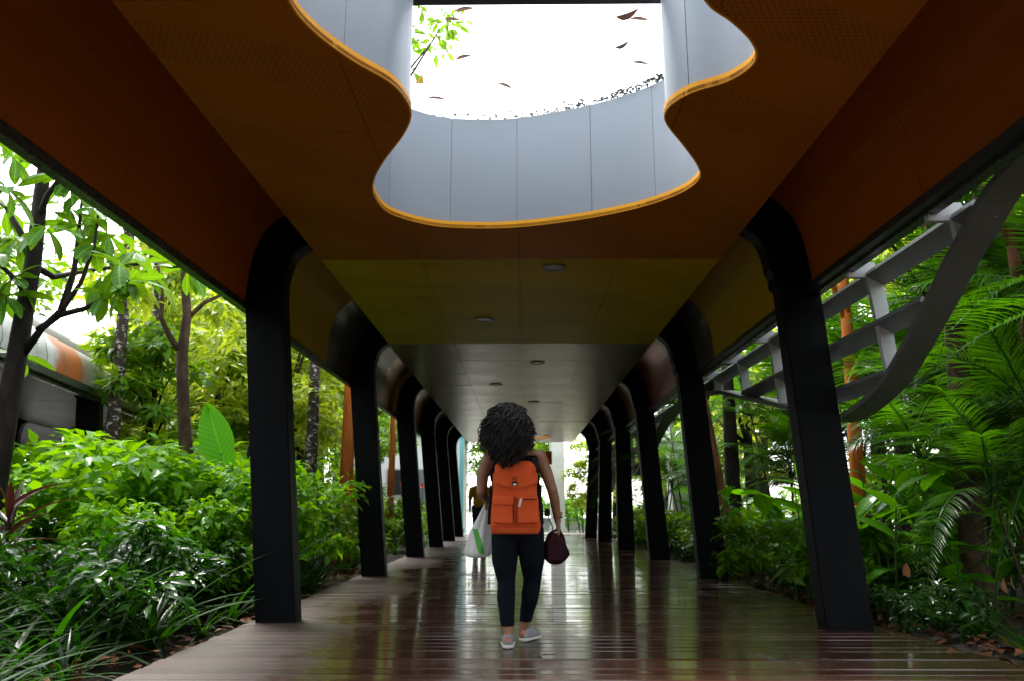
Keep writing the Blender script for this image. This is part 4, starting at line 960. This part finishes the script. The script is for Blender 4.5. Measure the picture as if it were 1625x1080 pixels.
# ------------------------------------------------------------------ people
t = NT('brown_skin'); t.pr(t.ramp(t.noise(14, 4), [(.3, (.21, .095, .054)), (.7, (.28, .13, .076))]), .45, bump=t.noise(140, 3), bstr=.06, bdist=.003); M['skin'] = t.m
def cloth(name, a, b, rough=.85, bscale=90):
    t = NT(name); t.pr(t.ramp(t.noise(8, 5), [(.3, a), (.7, b)]), rough, spec=.10, bump=t.math('ADD', t.math('MULTIPLY', t.noise(bscale, 3), .3), t.noise(7, 4)), bstr=.35, bdist=.012); return t.m
M['leggings'] = cloth('navy_black_leggings', (.0025, .0035, .007), (.005, .0065, .012), .8)
M['tank'] = cloth('black_tank_top', (.006, .006, .007), (.012, .012, .013))
M['bag_orange'] = cloth('orange_canvas', (.56, .075, .020), (.68, .105, .028), .78, 160)
M['bag_dark'] = cloth('darker_orange_canvas', (.42, .060, .016), (.52, .085, .022), .8, 160)
M['strap'] = cloth('black_webbing', (.010, .010, .011), (.02, .02, .021))
M['maroon'] = cloth('maroon_fabric', (.014, .003, .005), (.034, .007, .010), .6, 60)
M['shoe'] = cloth('grey_canvas_shoe', (.20, .20, .22), (.32, .32, .34))
M['sole'] = cloth('white_rubber', (.55, .54, .52), (.68, .67, .65), .6)
M['heel'] = cloth('salmon_heel_patch', (.52, .16, .11), (.62, .22, .15))
M['shirt'] = cloth('mustard_cotton', (.48, .26, .012), (.60, .34, .018))
M['jeans'] = cloth('dark_denim', (.018, .026, .045), (.03, .042, .07))
t = NT('black_curly_hair'); t.pr(t.ramp(t.noise(30, 3), [(.3, (.004, .003, .003)), (.7, (.009, .0065, .0055))]), .42, spec=.28); M['hair'] = t.m
t = NT('buckle_metal'); t.pr((.35, .33, .30), .3, .9); M['metal'] = t.m
t = NT('bracelet_metal'); t.pr((.45, .25, .15), .3, .7); M['copper'] = t.m
# thin white carrier bag with a green print
t = NT('white_carrier_plastic'); tc = t.n('ShaderNodeTexCoord'); sp = t.n('ShaderNodeSeparateXYZ'); t.l(tc.outputs['Object'], sp.inputs[0])
wob = t.math('MULTIPLY', t.math('SUBTRACT', t.noise(9, 2), .5), .03)
u = t.math('ADD', t.math('ADD', sp.outputs[0], t.math('MULTIPLY', sp.outputs[2], .30)), wob)
band = t.math('LESS_THAN', t.math('ABSOLUTE', t.math('ADD', u, .135)), .020)
zz = t.math('LESS_THAN', t.math('ABSOLUTE', t.math('ADD', sp.outputs[2], .27)), .085)
fr_ = t.math('LESS_THAN', sp.outputs[1], .01)
msk = t.math('MULTIPLY', t.math('MULTIPLY', band, zz), fr_)
p = t.pr(t.mix(msk, (.90, .90, .92), (.10, .52, .06)), .3, bump=t.noise(22, 5), bstr=.5, bdist=.02)
tr = t.n('ShaderNodeBsdfTranslucent'); t.l(t.mix(msk, (.75, .75, .77), (.08, .5, .05)), tr.inputs[0]); mx = t.n('ShaderNodeMixShader'); mx.inputs[0].default_value = .4
t.l(p.outputs[0], mx.inputs[1]); t.l(tr.outputs[0], mx.inputs[2]); t.l(mx.outputs[0], t.out.inputs[0]); M['plastic'] = t.m

def body_mesh(segs, voxel, name):
    """one continuous skin over tapered limbs; segs = (name, p0, r0, p1, r1, flatten)"""
    bm = bmesh.new()
    for nm, p0, r0, p1, r1, fl in segs:
        p0, p1 = Vector(p0), Vector(p1); n = max(2, int((p1 - p0).length / (min(r0, r1) * .35)) + 1)
        for i in range(n + 1):
            u = i / n; r = r0 + (r1 - r0) * u; mt = Matrix.Translation(p0.lerp(p1, u)) @ Matrix.Diagonal((r * fl[0], r * fl[1], r * fl[2], 1))
            bmesh.ops.create_icosphere(bm, subdivisions=2, radius=1, matrix=mt)
    me = bpy.data.meshes.new(name); bm.to_mesh(me); bm.free()
    o = bpy.data.objects.new('work', me); C.objects.link(o)
    m = o.modifiers.new('r', 'REMESH'); m.mode = 'VOXEL'; m.voxel_size = voxel
    sm = o.modifiers.new('s', 'SMOOTH'); sm.factor = .5; sm.iterations = 5
    dg = bpy.context.evaluated_depsgraph_get(); out = bpy.data.meshes.new_from_object(o.evaluated_get(dg)); out.name = name
    bpy.data.objects.remove(o); bpy.data.meshes.remove(me)
    out.polygons.foreach_set('use_smooth', [True] * len(out.polygons)); return out
def owner(me, segs):
    n = len(me.vertices); co = np.empty(n * 3); me.vertices.foreach_get('co', co); co = co.reshape(-1, 3); best = np.full(n, 1e9); idx = np.zeros(n, int)
    for k, (nm, p0, r0, p1, r1, fl) in enumerate(segs):
        a, b = np.array(p0), np.array(p1); ab = b - a; L2 = max(1e-9, ab @ ab); u = np.clip(((co - a) @ ab) / L2, 0, 1); d = np.linalg.norm((co - (a + u[:, None] * ab)), axis=1) / (r0 + (r1 - r0) * u)
        w = d < best; best[w] = d[w]; idx[w] = k
    return co, np.array([s_[0] for s_ in segs])[idx]
def garment(me, mask, off, name, mat, parent, wrinkle=.004):
    no = np.empty(len(me.vertices) * 3); me.vertices.foreach_get('normal', no); no = no.reshape(-1, 3); co = np.empty(len(me.vertices) * 3); me.vertices.foreach_get('co', co); co = co.reshape(-1, 3)
    fs = [tuple(p.vertices) for p in me.polygons if all(mask[i] for i in p.vertices)]; used = sorted({i for f in fs for i in f}); mp = {i: k for k, i in enumerate(used)}
    v = []
    for i in used:
        c = Vector(co[i]); w = wrinkle * (mnoise.noise(c * 14 * 1.0) + .6 * mnoise.noise(Vector((c.x * 12, c.y * 12, c.z * 40)))); v.append(c + Vector(no[i]) * (off + w))
    return link(name, mesh(name, v, [tuple(mp[i] for i in f) for f in fs], True), mat, parent)
def shoe(parent, heel, toe, z0, s=1.0, mats=('shoe', 'sole', 'heel')):
    heel, toe = Vector((heel[0], heel[1], 0)), Vector((toe[0], toe[1], 0)); d = (toe - heel); L = d.length; d.normalize(); r = Vector((d.y, -d.x, 0))
    def loft(rows, nm, mat):
        m = MB(); n = 16; base = []
        for u, hw, zb, zt in rows:
            c = heel + d * (L * u)
            for k in range(n):
                a = 2 * math.pi * k / n; q = abs(math.cos(a)) ** .7 * math.copysign(1, math.cos(a)); w_ = abs(math.sin(a)) ** .7 * math.copysign(1, math.sin(a))
                m.v.append(tuple(c + r * hw * q + Vector((0, 0, z0 + (zb + zt) / 2 + (zt - zb) / 2 * w_))))
        for i in range(len(rows) - 1):
            for k in range(n): m.f.append((i * n + k, i * n + (k + 1) % n, (i + 1) * n + (k + 1) % n, (i + 1) * n + k))
        m.f.append(tuple(range(n))); m.f.append(tuple((len(rows) - 1) * n + k for k in range(n)))
        return m.build(nm, M[mat], parent, True)
    up_ = loft([(0, .022, .02, .060), (.03, .032, .015, .082), (.12, .037, .012, .092), (.30, .038, .012, .085), (.48, .043, .012, .078), (.68, .047, .012, .062), (.86, .043, .012, .048), (.96, .03, .014, .038), (1.0, .012, .018, .028)], 'shoe', mats[0])
    so = loft([(-.01, .024, .0, .020), (.03, .037, .0, .024), (.3, .041, 0, .022), (.68, .051, .0, .020), (.88, .046, 0, .020), (1.0, .02, .003, .020)], 'sole', mats[1]); so.parent = up_
    hp = MB().box(heel + d * (.004 * L) + Vector((0, 0, z0 + .058)), (.026, .012, .034), Matrix.Rotation(math.atan2(d.y, d.x) - math.pi / 2, 3, 'Z')).build('heel_patch', M[mats[2]], up_)
    return up_
def head_parts(segs, c, s=1.0):
    segs += [('head', c + Vector((0, -.010, .012)) * s, .082 * s, c + Vector((0, .018, .0)) * s, .078 * s, (.92, 1.05, 1.18)), ('head', c + Vector((0, .055, -.055)) * s, .052 * s, c + Vector((0, .072, -.085)) * s, .028 * s, (1, 1, 1)),
             ('head', c + Vector((0, .098, -.008)) * s, .012 * s, c + Vector((0, .115, -.034)) * s, .016 * s, (1, 1, 1)), ('head', c + Vector((-.078, .005, -.01)) * s, .022 * s, c + Vector((-.080, .005, -.03)) * s, .014 * s, (.4, .9, 1.3)), ('head', c + Vector((.078, .005, -.01)) * s, .022 * s, c + Vector((.080, .005, -.03)) * s, .014 * s, (.4, .9, 1.3)),
             ('head', c + Vector((-.03, .088, .012)) * s, .02 * s, c + Vector((.03, .088, .012)) * s, .02 * s, (1, .7, .8)), ('head', c + Vector((-.022, .088, -.062)) * s, .011 * s, c + Vector((.022, .088, -.062)) * s, .011 * s, (1, 1, .8))]
def hand_segs(segs, wrist, down, out, s=1.0, side=1, curl=1.0):
    """palm and five fingers; down = direction of the hand, out = the way the palm faces"""
    d = Vector(down).normalized(); f = Vector(out).normalized(); w = d.cross(f).normalized()
    pc = Vector(wrist) + d * .045 * s
    for k in (-1.5, -.5, .5, 1.5): segs.append(('hand', Vector(wrist) + d * .012 * s + w * k * .011 * s, .017 * s, Vector(wrist) + d * .080 * s + w * k * .019 * s, .0125 * s, (1, 1, 1)))
    for k, L in ((-1.5, .058), (-.5, .072), (.5, .076), (1.5, .066)):
        a = Vector(wrist) + d * .085 * s + w * k * .0195 * s; pts = [a]; ang = .35 * curl
        for q, fr in enumerate((.45, .31, .24)):
            dr = d * math.cos(ang) + f * math.sin(ang); a = a + dr * L * s * fr; pts.append(a); ang += .75 * curl
        for i in range(3): segs.append(('hand', pts[i], (.0098 - .0012 * i) * s, pts[i + 1], (.0090 - .0012 * i) * s, (1, 1, 1)))
    a = Vector(wrist) + d * .022 * s + w * side * .024 * s; b = a + (d * .7 + w * side * .6 + f * .35).normalized() * .042 * s; c_ = b + (d * .85 + f * .5 * curl).normalized() * .034 * s
    segs += [('hand', a, .014 * s, b, .011 * s, (1, 1, 1)), ('hand', b, .0105 * s, c_, .0085 * s, (1, 1, 1))]

# the woman walking ahead
YW = 5.65
root = tag(empty('person', (-.03, YW, 0)), 'woman with long curly black hair in black leggings walking away along the wet deck', 'person')
ofs = Vector((-.03, YW, 0))
def W(px, py, dy=0.0): return at(px, py, YW + dy) - ofs
I = (1, 1, 1); segs = []
hd = W(806, 672, .02); nk0 = W(810, 712, .01); nk1 = W(808, 694, .015)
ch = W(814, 752, 0); wa = W(820, 800, .01); pv = W(822, 832, 0)
shL, shR = W(776, 726, 0), W(857, 724, 0)
segs += [('neck', nk0, .052, nk1, .048, I)]
segs += [('torso', W(797, 738, .01), .085, W(835, 738, .01), .085, (1, .85, 1)), ('torso', W(800, 752, .01), .098, W(832, 752, .01), .098, (1, .95, 1)), ('torso', ch, .125, wa, .112, (1.08, .82, 1)), ('torso', wa, .115, pv, .125, (1.12, .85, 1)),
         ('torso', nk0, .055, shL, .050, (1, 1, .9)), ('torso', nk0, .055, shR, .050, (1, 1, .9))]
segs += [('hip', W(806, 838, -.02), .105, W(838, 838, -.02), .105, (1, .95, 1))]
# legs
kL, aL = W(804, 922, .02), W(806, 1004, -.07); kR, aR = W(845, 917, .08), W(833, 988, .18)
hL, hR = W(802, 846, -.01), W(841, 846, -.01)
segs += [('leg', hL, .098, W(801, 885, 0), .088, I), ('leg', W(801, 885, 0), .088, kL, .058, I), ('leg', kL, .058, W(803, 945, -.03), .061, I), ('leg', W(803, 945, -.03), .061, aL, .036, I),
         ('leg', hR, .098, W(844, 885, .03), .088, I), ('leg', W(844, 885, .03), .088, kR, .058, I), ('leg', kR, .058, W(842, 940, .10), .060, I), ('leg', W(842, 940, .10), .060, aR, .036, I)]
footL = (W(806, 1025, -.12), W(806, 1025, .11)); fR0 = W(830, 1012, .16); fR1 = fR0 + Vector((.105, .20, 0))
segs += [('foot', aL, .036, Vector((aL.x, aL.y - .015, .055)), .032, I), ('foot', Vector((aL.x, aL.y, .045)), .030, Vector((aL.x, aL.y + .14, .035)), .022, I), ('foot', aR, .036, Vector((fR0.x, fR0.y + .03, .055)), .032, I), ('foot', Vector((fR0.x, fR0.y + .02, .045)), .030, Vector((fR0.x + .09, fR0.y + .14, .035)), .022, I)]
# arms
eL = W(764, 779, -.03); wL = W(772, 791, .20); eR = W(876, 776, -.04); wR = W(885, 826, .05)
segs += [('arm', shL, .051, W(766, 752, -.01), .047, I), ('arm', W(766, 752, -.01), .047, eL, .040, I), ('arm', eL, .040, W(767, 786, .06), .041, I), ('arm', W(767, 786, .06), .041, wL, .026, I),
         ('arm', shR, .050, W(868, 752, -.01), .045, I), ('arm', W(868, 752, -.01), .045, eR, .038, I), ('arm', eR, .039, W(880, 792, -.01), .038, I), ('arm', W(880, 792, -.01), .038, wR, .025, I)]
head_parts(segs, hd)
hand_segs(segs, wL, (-.1, .45, -1), (.9, .2, 0), .95, -1, 1.3); hand_segs(segs, wR, (.12, .02, -1), (-1, .15, 0), .98, 1, 1.25)
wme = body_mesh(segs, .0075, 'skin'); wo_ = link('skin', wme, M['skin'], root)
co, own = owner(wme, segs)
garment(wme, ((own == 'leg') & (co[:, 2] > .135)) | (own == 'hip') | ((own == 'torso') & (co[:, 2] < pv.z + .06)), .006, 'leggings', M['leggings'], root, .003)
garment(wme, (own == 'torso') & (co[:, 2] > pv.z - .02) & (co[:, 2] < W(0, 722).z) & (np.abs(co[:, 0] - W(816, 740).x) < .165), .010, 'tank_top', M['tank'], root)
shoe(root, footL[0], footL[1], .004); shoe(root, fR0, fR1, .004)
for dz in (0, .016, .03):
    m = MB(); m.tube([wR + Vector((.031 * math.cos(a), .031 * math.sin(a), .028 + dz + .004 * math.sin(a))) for a in np.linspace(0, 2 * math.pi, 21)], .0045, 6, False); m.build('bracelet', M['copper' if dz else 'strap'], root, True)
# eyes, though turned away
for sx in (-.031, .031):
    bm = bmesh.new(); bmesh.ops.create_icosphere(bm, subdivisions=2, radius=.012, matrix=Matrix.Translation(hd + Vector((sx, .090, .0)))); me = bpy.data.meshes.new('eye'); bm.to_mesh(me); bm.free(); link('eye', me, M['sole'], root)
# curls
hm = MB(); hc = hd + Vector((0, -.025, .02)); topz = W(0, 634).z; hr = random.Random(5)
def strand(root_p, mid, end, rad, turns, hr_, thick): strand4([root_p, mid, mid.lerp(end, .5) + Vector((hr.uniform(-.012, .012), hr.uniform(-.012, .012), 0)), end], rad, turns, thick)
def strand4(ctrl, rad, turns, thick):
    pts = catmull(ctrl, 13); n = len(pts); ph = hr.uniform(0, 6.28); out = []
    for i, p in enumerate(pts):
        u = i / (n - 1); tdir = (pts[min(i + 1, n - 1)] - pts[max(i - 1, 0)]).normalized(); a = tdir.orthogonal().normalized(); b = tdir.cross(a); r = rad * min(1, u * 3)
        a = (Vector((1, 0, 0)) - tdir * tdir.x).normalized(); b = tdir.cross(a)
        out.append(p + (a * math.cos(ph + turns * 6.283 * u) + b * math.sin(ph + turns * 6.283 * u)) * r)
    hm.tube(out, [thick * (1 - .55 * (i / (n - 1)) ** 2) for i in range(n)], 4, False)
for k in range(700):
    q = hr.uniform(-1, 1); back = hr.random() < .8; ex = W(805 + 42 * q, 700).x
    pe = (748 - 36 * abs(q) ** 1.5) - 30 * hr.random() ** 1.5; end = Vector((ex + hr.uniform(-.012, .012), 0, W(0, pe).z))
    dep = .13 * math.sqrt(max(.05, 1 - (q * .92) ** 2)) * hr.uniform(.62, 1.0); end.y = hc.y + (-dep if back else dep * .55) - .01
    if back and abs(q) < .85 and pe > 716: end.y = min(end.y, 5.345 - YW - .03 * hr.random())
    a = math.atan2(end.y - hc.y, (end.x - hc.x)); el = math.asin(hr.uniform(.05, .99)); ce = math.cos(el)
    rp = hc + Vector((.060 * ce * math.cos(a), .088 * ce * math.sin(a), .132 * math.sin(el)))
    out = (.010 + .016 * hr.random()) * (1.1 - .7 * math.sin(el)); rr = max(.1, math.hypot(end.x - hc.x, end.y - hc.y))
    p1 = Vector((rp.x + out * math.cos(a) + (end.x - rp.x) * .45, rp.y + out * math.sin(a) + (end.y - rp.y) * .45, rp.z - .02 - .25 * (rp.z - hc.z + .02) * (1 - ce)))
    zk = W(0, 676 + 8 * hr.random()).z
    p2 = Vector((hc.x + (end.x - hc.x) * hr.uniform(.8, .98), hc.y + (end.y - hc.y) * .85, min(zk, p1.z - .015)))
    pts_ = [rp, p1, p2, end]
    strand(rp, p1.lerp(p2, .5), end, hr.uniform(.010, .020), hr.uniform(2.5, 5.5), hr, hr.uniform(.0030, .0056)) if hr.random() < .15 else strand4(pts_, hr.uniform(.010, .023), hr.uniform(2.5, 5.5), hr.uniform(.0030, .0056))
hm.build('hair', M['hair'], root, True, False)
bm = bmesh.new(); bmesh.ops.create_icosphere(bm, subdivisions=4, radius=1, matrix=Matrix.Translation(hc + Vector((-.004, -.015, -.075))) @ Matrix.Diagonal((.125, .100, .19, 1)))
for v in bm.verts: v.co += (v.co - hc).normalized() * .020 * mnoise.noise(v.co * 22)
for f in bm.faces: f.smooth = True
me = bpy.data.meshes.new('hair_mass'); bm.to_mesh(me); bm.free(); link('hair_mass', me, M['hair'], root)

# backpack worn on her back
def rbox(c, d, r, name, mat, parent, taper=(1, 1), sag=.006, seg=4, cuts=3, seed=0):
    bm = bmesh.new(); bmesh.ops.create_cube(bm, size=1)
    for v in bm.verts:
        k = 1 if v.co.z < 0 else taper[0]; v.co = Vector((v.co.x * d[0] * k, v.co.y * d[1] * (1 if v.co.z < 0 else taper[1]), v.co.z * d[2]))
    bmesh.ops.bevel(bm, geom=bm.edges[:], offset=r, segments=seg, affect='EDGES', profile=.6)
    bmesh.ops.subdivide_edges(bm, edges=[e for e in bm.edges if e.calc_length() > .03], cuts=cuts, use_grid_fill=True)
    for v in bm.verts: v.co += v.co.normalized() * sag * (mnoise.noise(v.co * 11 + Vector((seed, 0, 0))) + .5 * mnoise.noise(v.co * 27))
    for v in bm.verts: v.co += Vector(c)
    for f in bm.faces: f.smooth = True
    me = bpy.data.meshes.new(name); bm.to_mesh(me); bm.free(); return link(name, me, M[mat] if isinstance(mat, str) else mat, parent)
bc = at(818, 786, 5.455)
bp = tag(empty('backpack', bc), 'orange canvas backpack with a buckled flap and two front pockets on the woman', 'backpack')
S = 5.46 / 1250.0
rbox((0, 0, -.008), (.350, .160, .480), .062, 'body', 'bag_orange', bp, (.78, .80), .013)
fl = rbox((0, -.020, .150), (.305, .172, .165), .05, 'flap', 'bag_orange', bp, (.80, .84), .011, seed=3)
m = MB(); A = [(-.150, -.100, .085), (-.07, -.104, .062), (0, -.106, .050), (.07, -.104, .062), (.150, -.100, .085)]; B = [(-.150, -.100, .150), (-.07, -.104, .155), (0, -.106, .155), (.07, -.104, .155), (.150, -.100, .150)]
m.strip(A, B); m.strip([(x, y + .012, z) for x, y, z in A], [(x, y + .012, z) for x, y, z in B]); m.strip(A, [(x, y + .012, z) for x, y, z in A]); m.build('flap_edge', M['bag_orange'], bp, True)
for sx, w_ in ((-1, .135), (1, .150)):
    pk = rbox((sx * .083, -.093, -.095), (w_, .055, .175), .022, 'pocket', 'bag_orange', bp, (.97, .85), .005, seed=sx + 5)
    if sx < 0: rbox((sx * .083, -.106, -.032), (w_ + .006, .045, .060), .014, 'pocket_flap', 'bag_orange', pk, (1, .9), .003, seed=9)
    else:
        MB().tube([(sx * .083 - .06, -.124, -.022), (sx * .083 + .06, -.124, -.022)], .004, 6).build('zip', M['strap'], pk)
        MB().box((.032, -.126, -.045), (.014, .006, .055), Matrix.Rotation(R(14), 3, 'Y')).build('zip_pull', M['metal'], pk)
MB().box((0, -.080, -.100), (.007, .060, .19)).build('seam', M['bag_dark'], bp)
bu = MB().box((-.004, -.112, .080), (.034, .010, .028)).build('buckle', M['strap'], bp); MB().box((-.004, -.116, .074), (.020, .006, .012)).build('clasp', M['metal'], bu)
MB().box((-.006, -.111, .112), (.034, .006, .026)).build('badge', M['bag_dark'], bp); MB().tube([(-.016, -.115, .106), (-.010, -.115, .119), (-.006, -.115, .108), (0, -.115, .119), (.004, -.115, .107)], .0022, 5).build('badge_mark', M['strap'], bp)
rbox((0, -.012, -.225), (.318, .172, .05), .02, 'base_panel', 'bag_dark', bp, (1.04, 1), .003)
for sx in (-1, 1):
    pts = [Vector((sx * .13, .07, .20)), Vector((sx * .135, .13, .262)), Vector((sx * .140, .22, .25)), Vector((sx * .15, .30, .10)), Vector((sx * .168, .22, -.06)), Vector((sx * .172, .08, -.19))]
    q = catmull(pts, 5); m = MB(); L1 = [p + Vector((-.022, 0, 0)) for p in q]; L2 = [p + Vector((.022, 0, 0)) for p in q]; m.strip(L1, L2); m.strip([p + Vector((0, .006, .008)) for p in L1], [p + Vector((0, .006, .008)) for p in L2]); m.build('shoulder_strap', M['strap'], bp, True)
    MB().box((sx * .172, .02, -.06), (.012, .05, .26)).build('side_strap', M['strap'], bp)
MB().tube([(-.03, .06, .232), (-.028, .06, .262), (.028, .06, .262), (.03, .06, .232)], .008, 6).build('grab_handle', M['strap'], bp, True)

# carrier bag in her left hand
hp_ = at(772, 797, YW + .22); pb = tag(empty('carrier_bag', hp_), 'white plastic carrier bag with a green print hanging from her left hand', 'bag')
bot = at(757, 884, YW + .20) - hp_; rows = []; n = 40; br = random.Random(3); ph = [br.uniform(0, 6.28) for _ in range(6)]
m = MB(); NR = 22
for i in range(NR + 1):
    u = i / NR; c = Vector((bot.x * u ** 1.1, 0, bot.z * u)); w_ = .012 + .082 * (math.sin(min(1, u * 1.15) * math.pi / 2)) ** 1.1; dp = .010 + .062 * u ** .9
    if u > .9: k = math.sqrt(max(.0, 1 - ((u - .9) / .1) ** 2)); w_ *= .55 + .45 * k; dp *= .35 + .65 * k
    for k in range(n):
        a = 2 * math.pi * k / n; f_ = 1 + (.20 * (1 - u) + .05) * math.sin(5 * a + ph[0] + u * 1.5) + .07 * math.sin(9 * a + ph[1] - u * 3) + .05 * mnoise.noise(Vector((math.cos(a) * 2, math.sin(a) * 2, u * 5)))
        m.v.append((c.x + w_ * f_ * math.cos(a), c.y + dp * f_ * math.sin(a), c.z + .006 * mnoise.noise(Vector((a, u * 6, 0)))))
for i in range(NR):
    for k in range(n): m.f.append((i * n + k, i * n + (k + 1) % n, (i + 1) * n + (k + 1) % n, (i + 1) * n + k))
m.f.append(tuple(NR * n + k for k in range(n))); m.build('sack', M['plastic'], pb, True)
for sx in (-.012, .012): MB().tube([(sx, -.006, -.06), (sx * 1.2, -.01, -.02), (sx * .6, 0, .012), (sx * .4, .012, -.02), (sx, .008, -.06)], .006, 6).build('handle', M['plastic'], pb, True)

# maroon pouch in her right hand
hb = at(887, 843, YW + .05); mb_ = tag(empty('handbag', hb), 'soft maroon pouch bag with a short strap and tassel in her right hand', 'handbag')
c0 = at(881, 872, YW + .05) - hb; m = MB(); n = 36; NR = 16
for i in range(NR + 1):
    u = i / NR; z = .118 - .222 * u + .012 * math.sin(7 * u); w_ = .090 * (math.sin(math.pi * (.10 + .86 * u))) ** .6; dp = w_ * .68
    for k in range(n):
        a = 2 * math.pi * k / n; f_ = (1 + (.13 * (1 - u)) * math.sin(8 * a) + .20 * mnoise.noise(Vector((math.cos(a) * 2.2, math.sin(a) * 2.2, u * 4))) + .09 * mnoise.noise(Vector((math.cos(a) * 6, math.sin(a) * 6, u * 12)))) * (.72 + .42 * u)
        m.v.append((c0.x + w_ * f_ * math.cos(a), c0.y + dp * f_ * math.sin(a), c0.z + z))
for i in range(NR):
    for k in range(n): m.f.append((i * n + k, i * n + (k + 1) % n, (i + 1) * n + (k + 1) % n, (i + 1) * n + k))
m.f.append(tuple(range(n))); m.f.append(tuple(NR * n + k for k in range(n))); m.build('pouch', M['maroon'], mb_, True)
rbox((c0.x - .005, c0.y - .058, c0.z - .02), (.11, .03, .10), .012, 'front_pocket', 'maroon', mb_, (.9, .8), .005)
for sy in (-.03, .03): MB().tube([(c0.x - .05, c0.y + sy, c0.z + .10), (c0.x - .02, sy * .6, .0), (0, sy * .3, .022), (c0.x + .045, sy * .6, -.01), (c0.x + .055, c0.y + sy, c0.z + .10)], .008, 6).build('strap', M['maroon'], mb_, True)
tz = at(868, 815, YW + .02) - hb
m = MB(); m.tube([(c0.x - .01, c0.y - .02, c0.z + .10), (tz.x * .6, tz.y, tz.z * .4), (tz.x, tz.y, tz.z)], .004, 6); cd = m.build('cord', M['strap'], mb_, True)
rbox((tz.x, tz.y, tz.z + .012), (.040, .035, .052), .012, 'tassel', 'strap', mb_, (.9, .9), .004)

# the man farther along
YM = 20.5; mx0 = at(761, 800, YM).x
root = tag(empty('person', (mx0, YM, 0)), 'person in mustard shirt and dark trousers walking away far down the deck', 'person')
V = Vector; segs = []
segs += [('torso', V((-.10, 0, 1.33)), .10, V((.10, 0, 1.33)), .10, (1, .9, 1)), ('torso', V((0, 0, 1.30)), .15, V((0, 0, 1.05)), .145, (1.12, .78, 1)), ('torso', V((0, 0, 1.05)), .145, V((0, 0, .94)), .145, (1.1, .85, 1)), ('torso', V((0, 0, 1.42)), .06, V((-.19, 0, 1.37)), .06, I), ('torso', V((0, 0, 1.42)), .06, V((.19, 0, 1.37)), .06, I), ('neck', V((0, 0, 1.42)), .055, V((0, .01, 1.50)), .052, I)]
head_parts(segs, V((0, .01, 1.60)), 1.05)
for sx, fw_ in ((-1, .12), (1, -.12)):
    segs += [('sleeve', V((sx * .20, 0, 1.36)), .062, V((sx * .235, -fw_ * .3, 1.17)), .055, I), ('arm', V((sx * .235, -fw_ * .3, 1.17)), .045, V((sx * .245, -fw_ * .5, 1.07)), .042, I), ('arm', V((sx * .245, -fw_ * .5, 1.07)), .042, V((sx * .245, -fw_ * .3 + .06, .84)), .029, I)]
    hand_segs(segs, V((sx * .245, -fw_ * .3 + .06, .84)), (0, .05, -1), (-sx, .1, 0), 1.0, 1, .8)
    segs += [('leg', V((sx * .095, 0, .90)), .105, V((sx * .10, fw_ * .7, .50)), .068, I), ('leg', V((sx * .10, fw_ * .7, .50)), .068, V((sx * .10, fw_ * .6 - .03, .10)), .046, I), ('foot', V((sx * .10, fw_ * .6 - .03, .06)), .04, V((sx * .10, fw_ * .6 + .12, .04)), .03, I)]
mme = body_mesh(segs, .012, 'skin'); link('skin', mme, M['skin'], root); co, own = owner(mme, segs)
garment(mme, ((own == 'torso') & (co[:, 2] > .93) & (co[:, 2] < 1.46)) | (own == 'sleeve'), .012, 'shirt', M['shirt'], root, .006)
garment(mme, ((own == 'leg') & (co[:, 2] > .09)) | ((own == 'torso') & (co[:, 2] < .99)), .009, 'trousers', M['jeans'], root, .005)
garment(mme, (own == 'head') & ((co[:, 2] > 1.62) | (co[:, 1] < -.02)) & (co[:, 1] < .075), .012, 'hair', M['hair'], root, .004)
for sx, fw_ in ((-1, .12), (1, -.12)): shoe(root, (sx * .10, fw_ * .6 - .08), (sx * .10, fw_ * .6 + .17), .004)
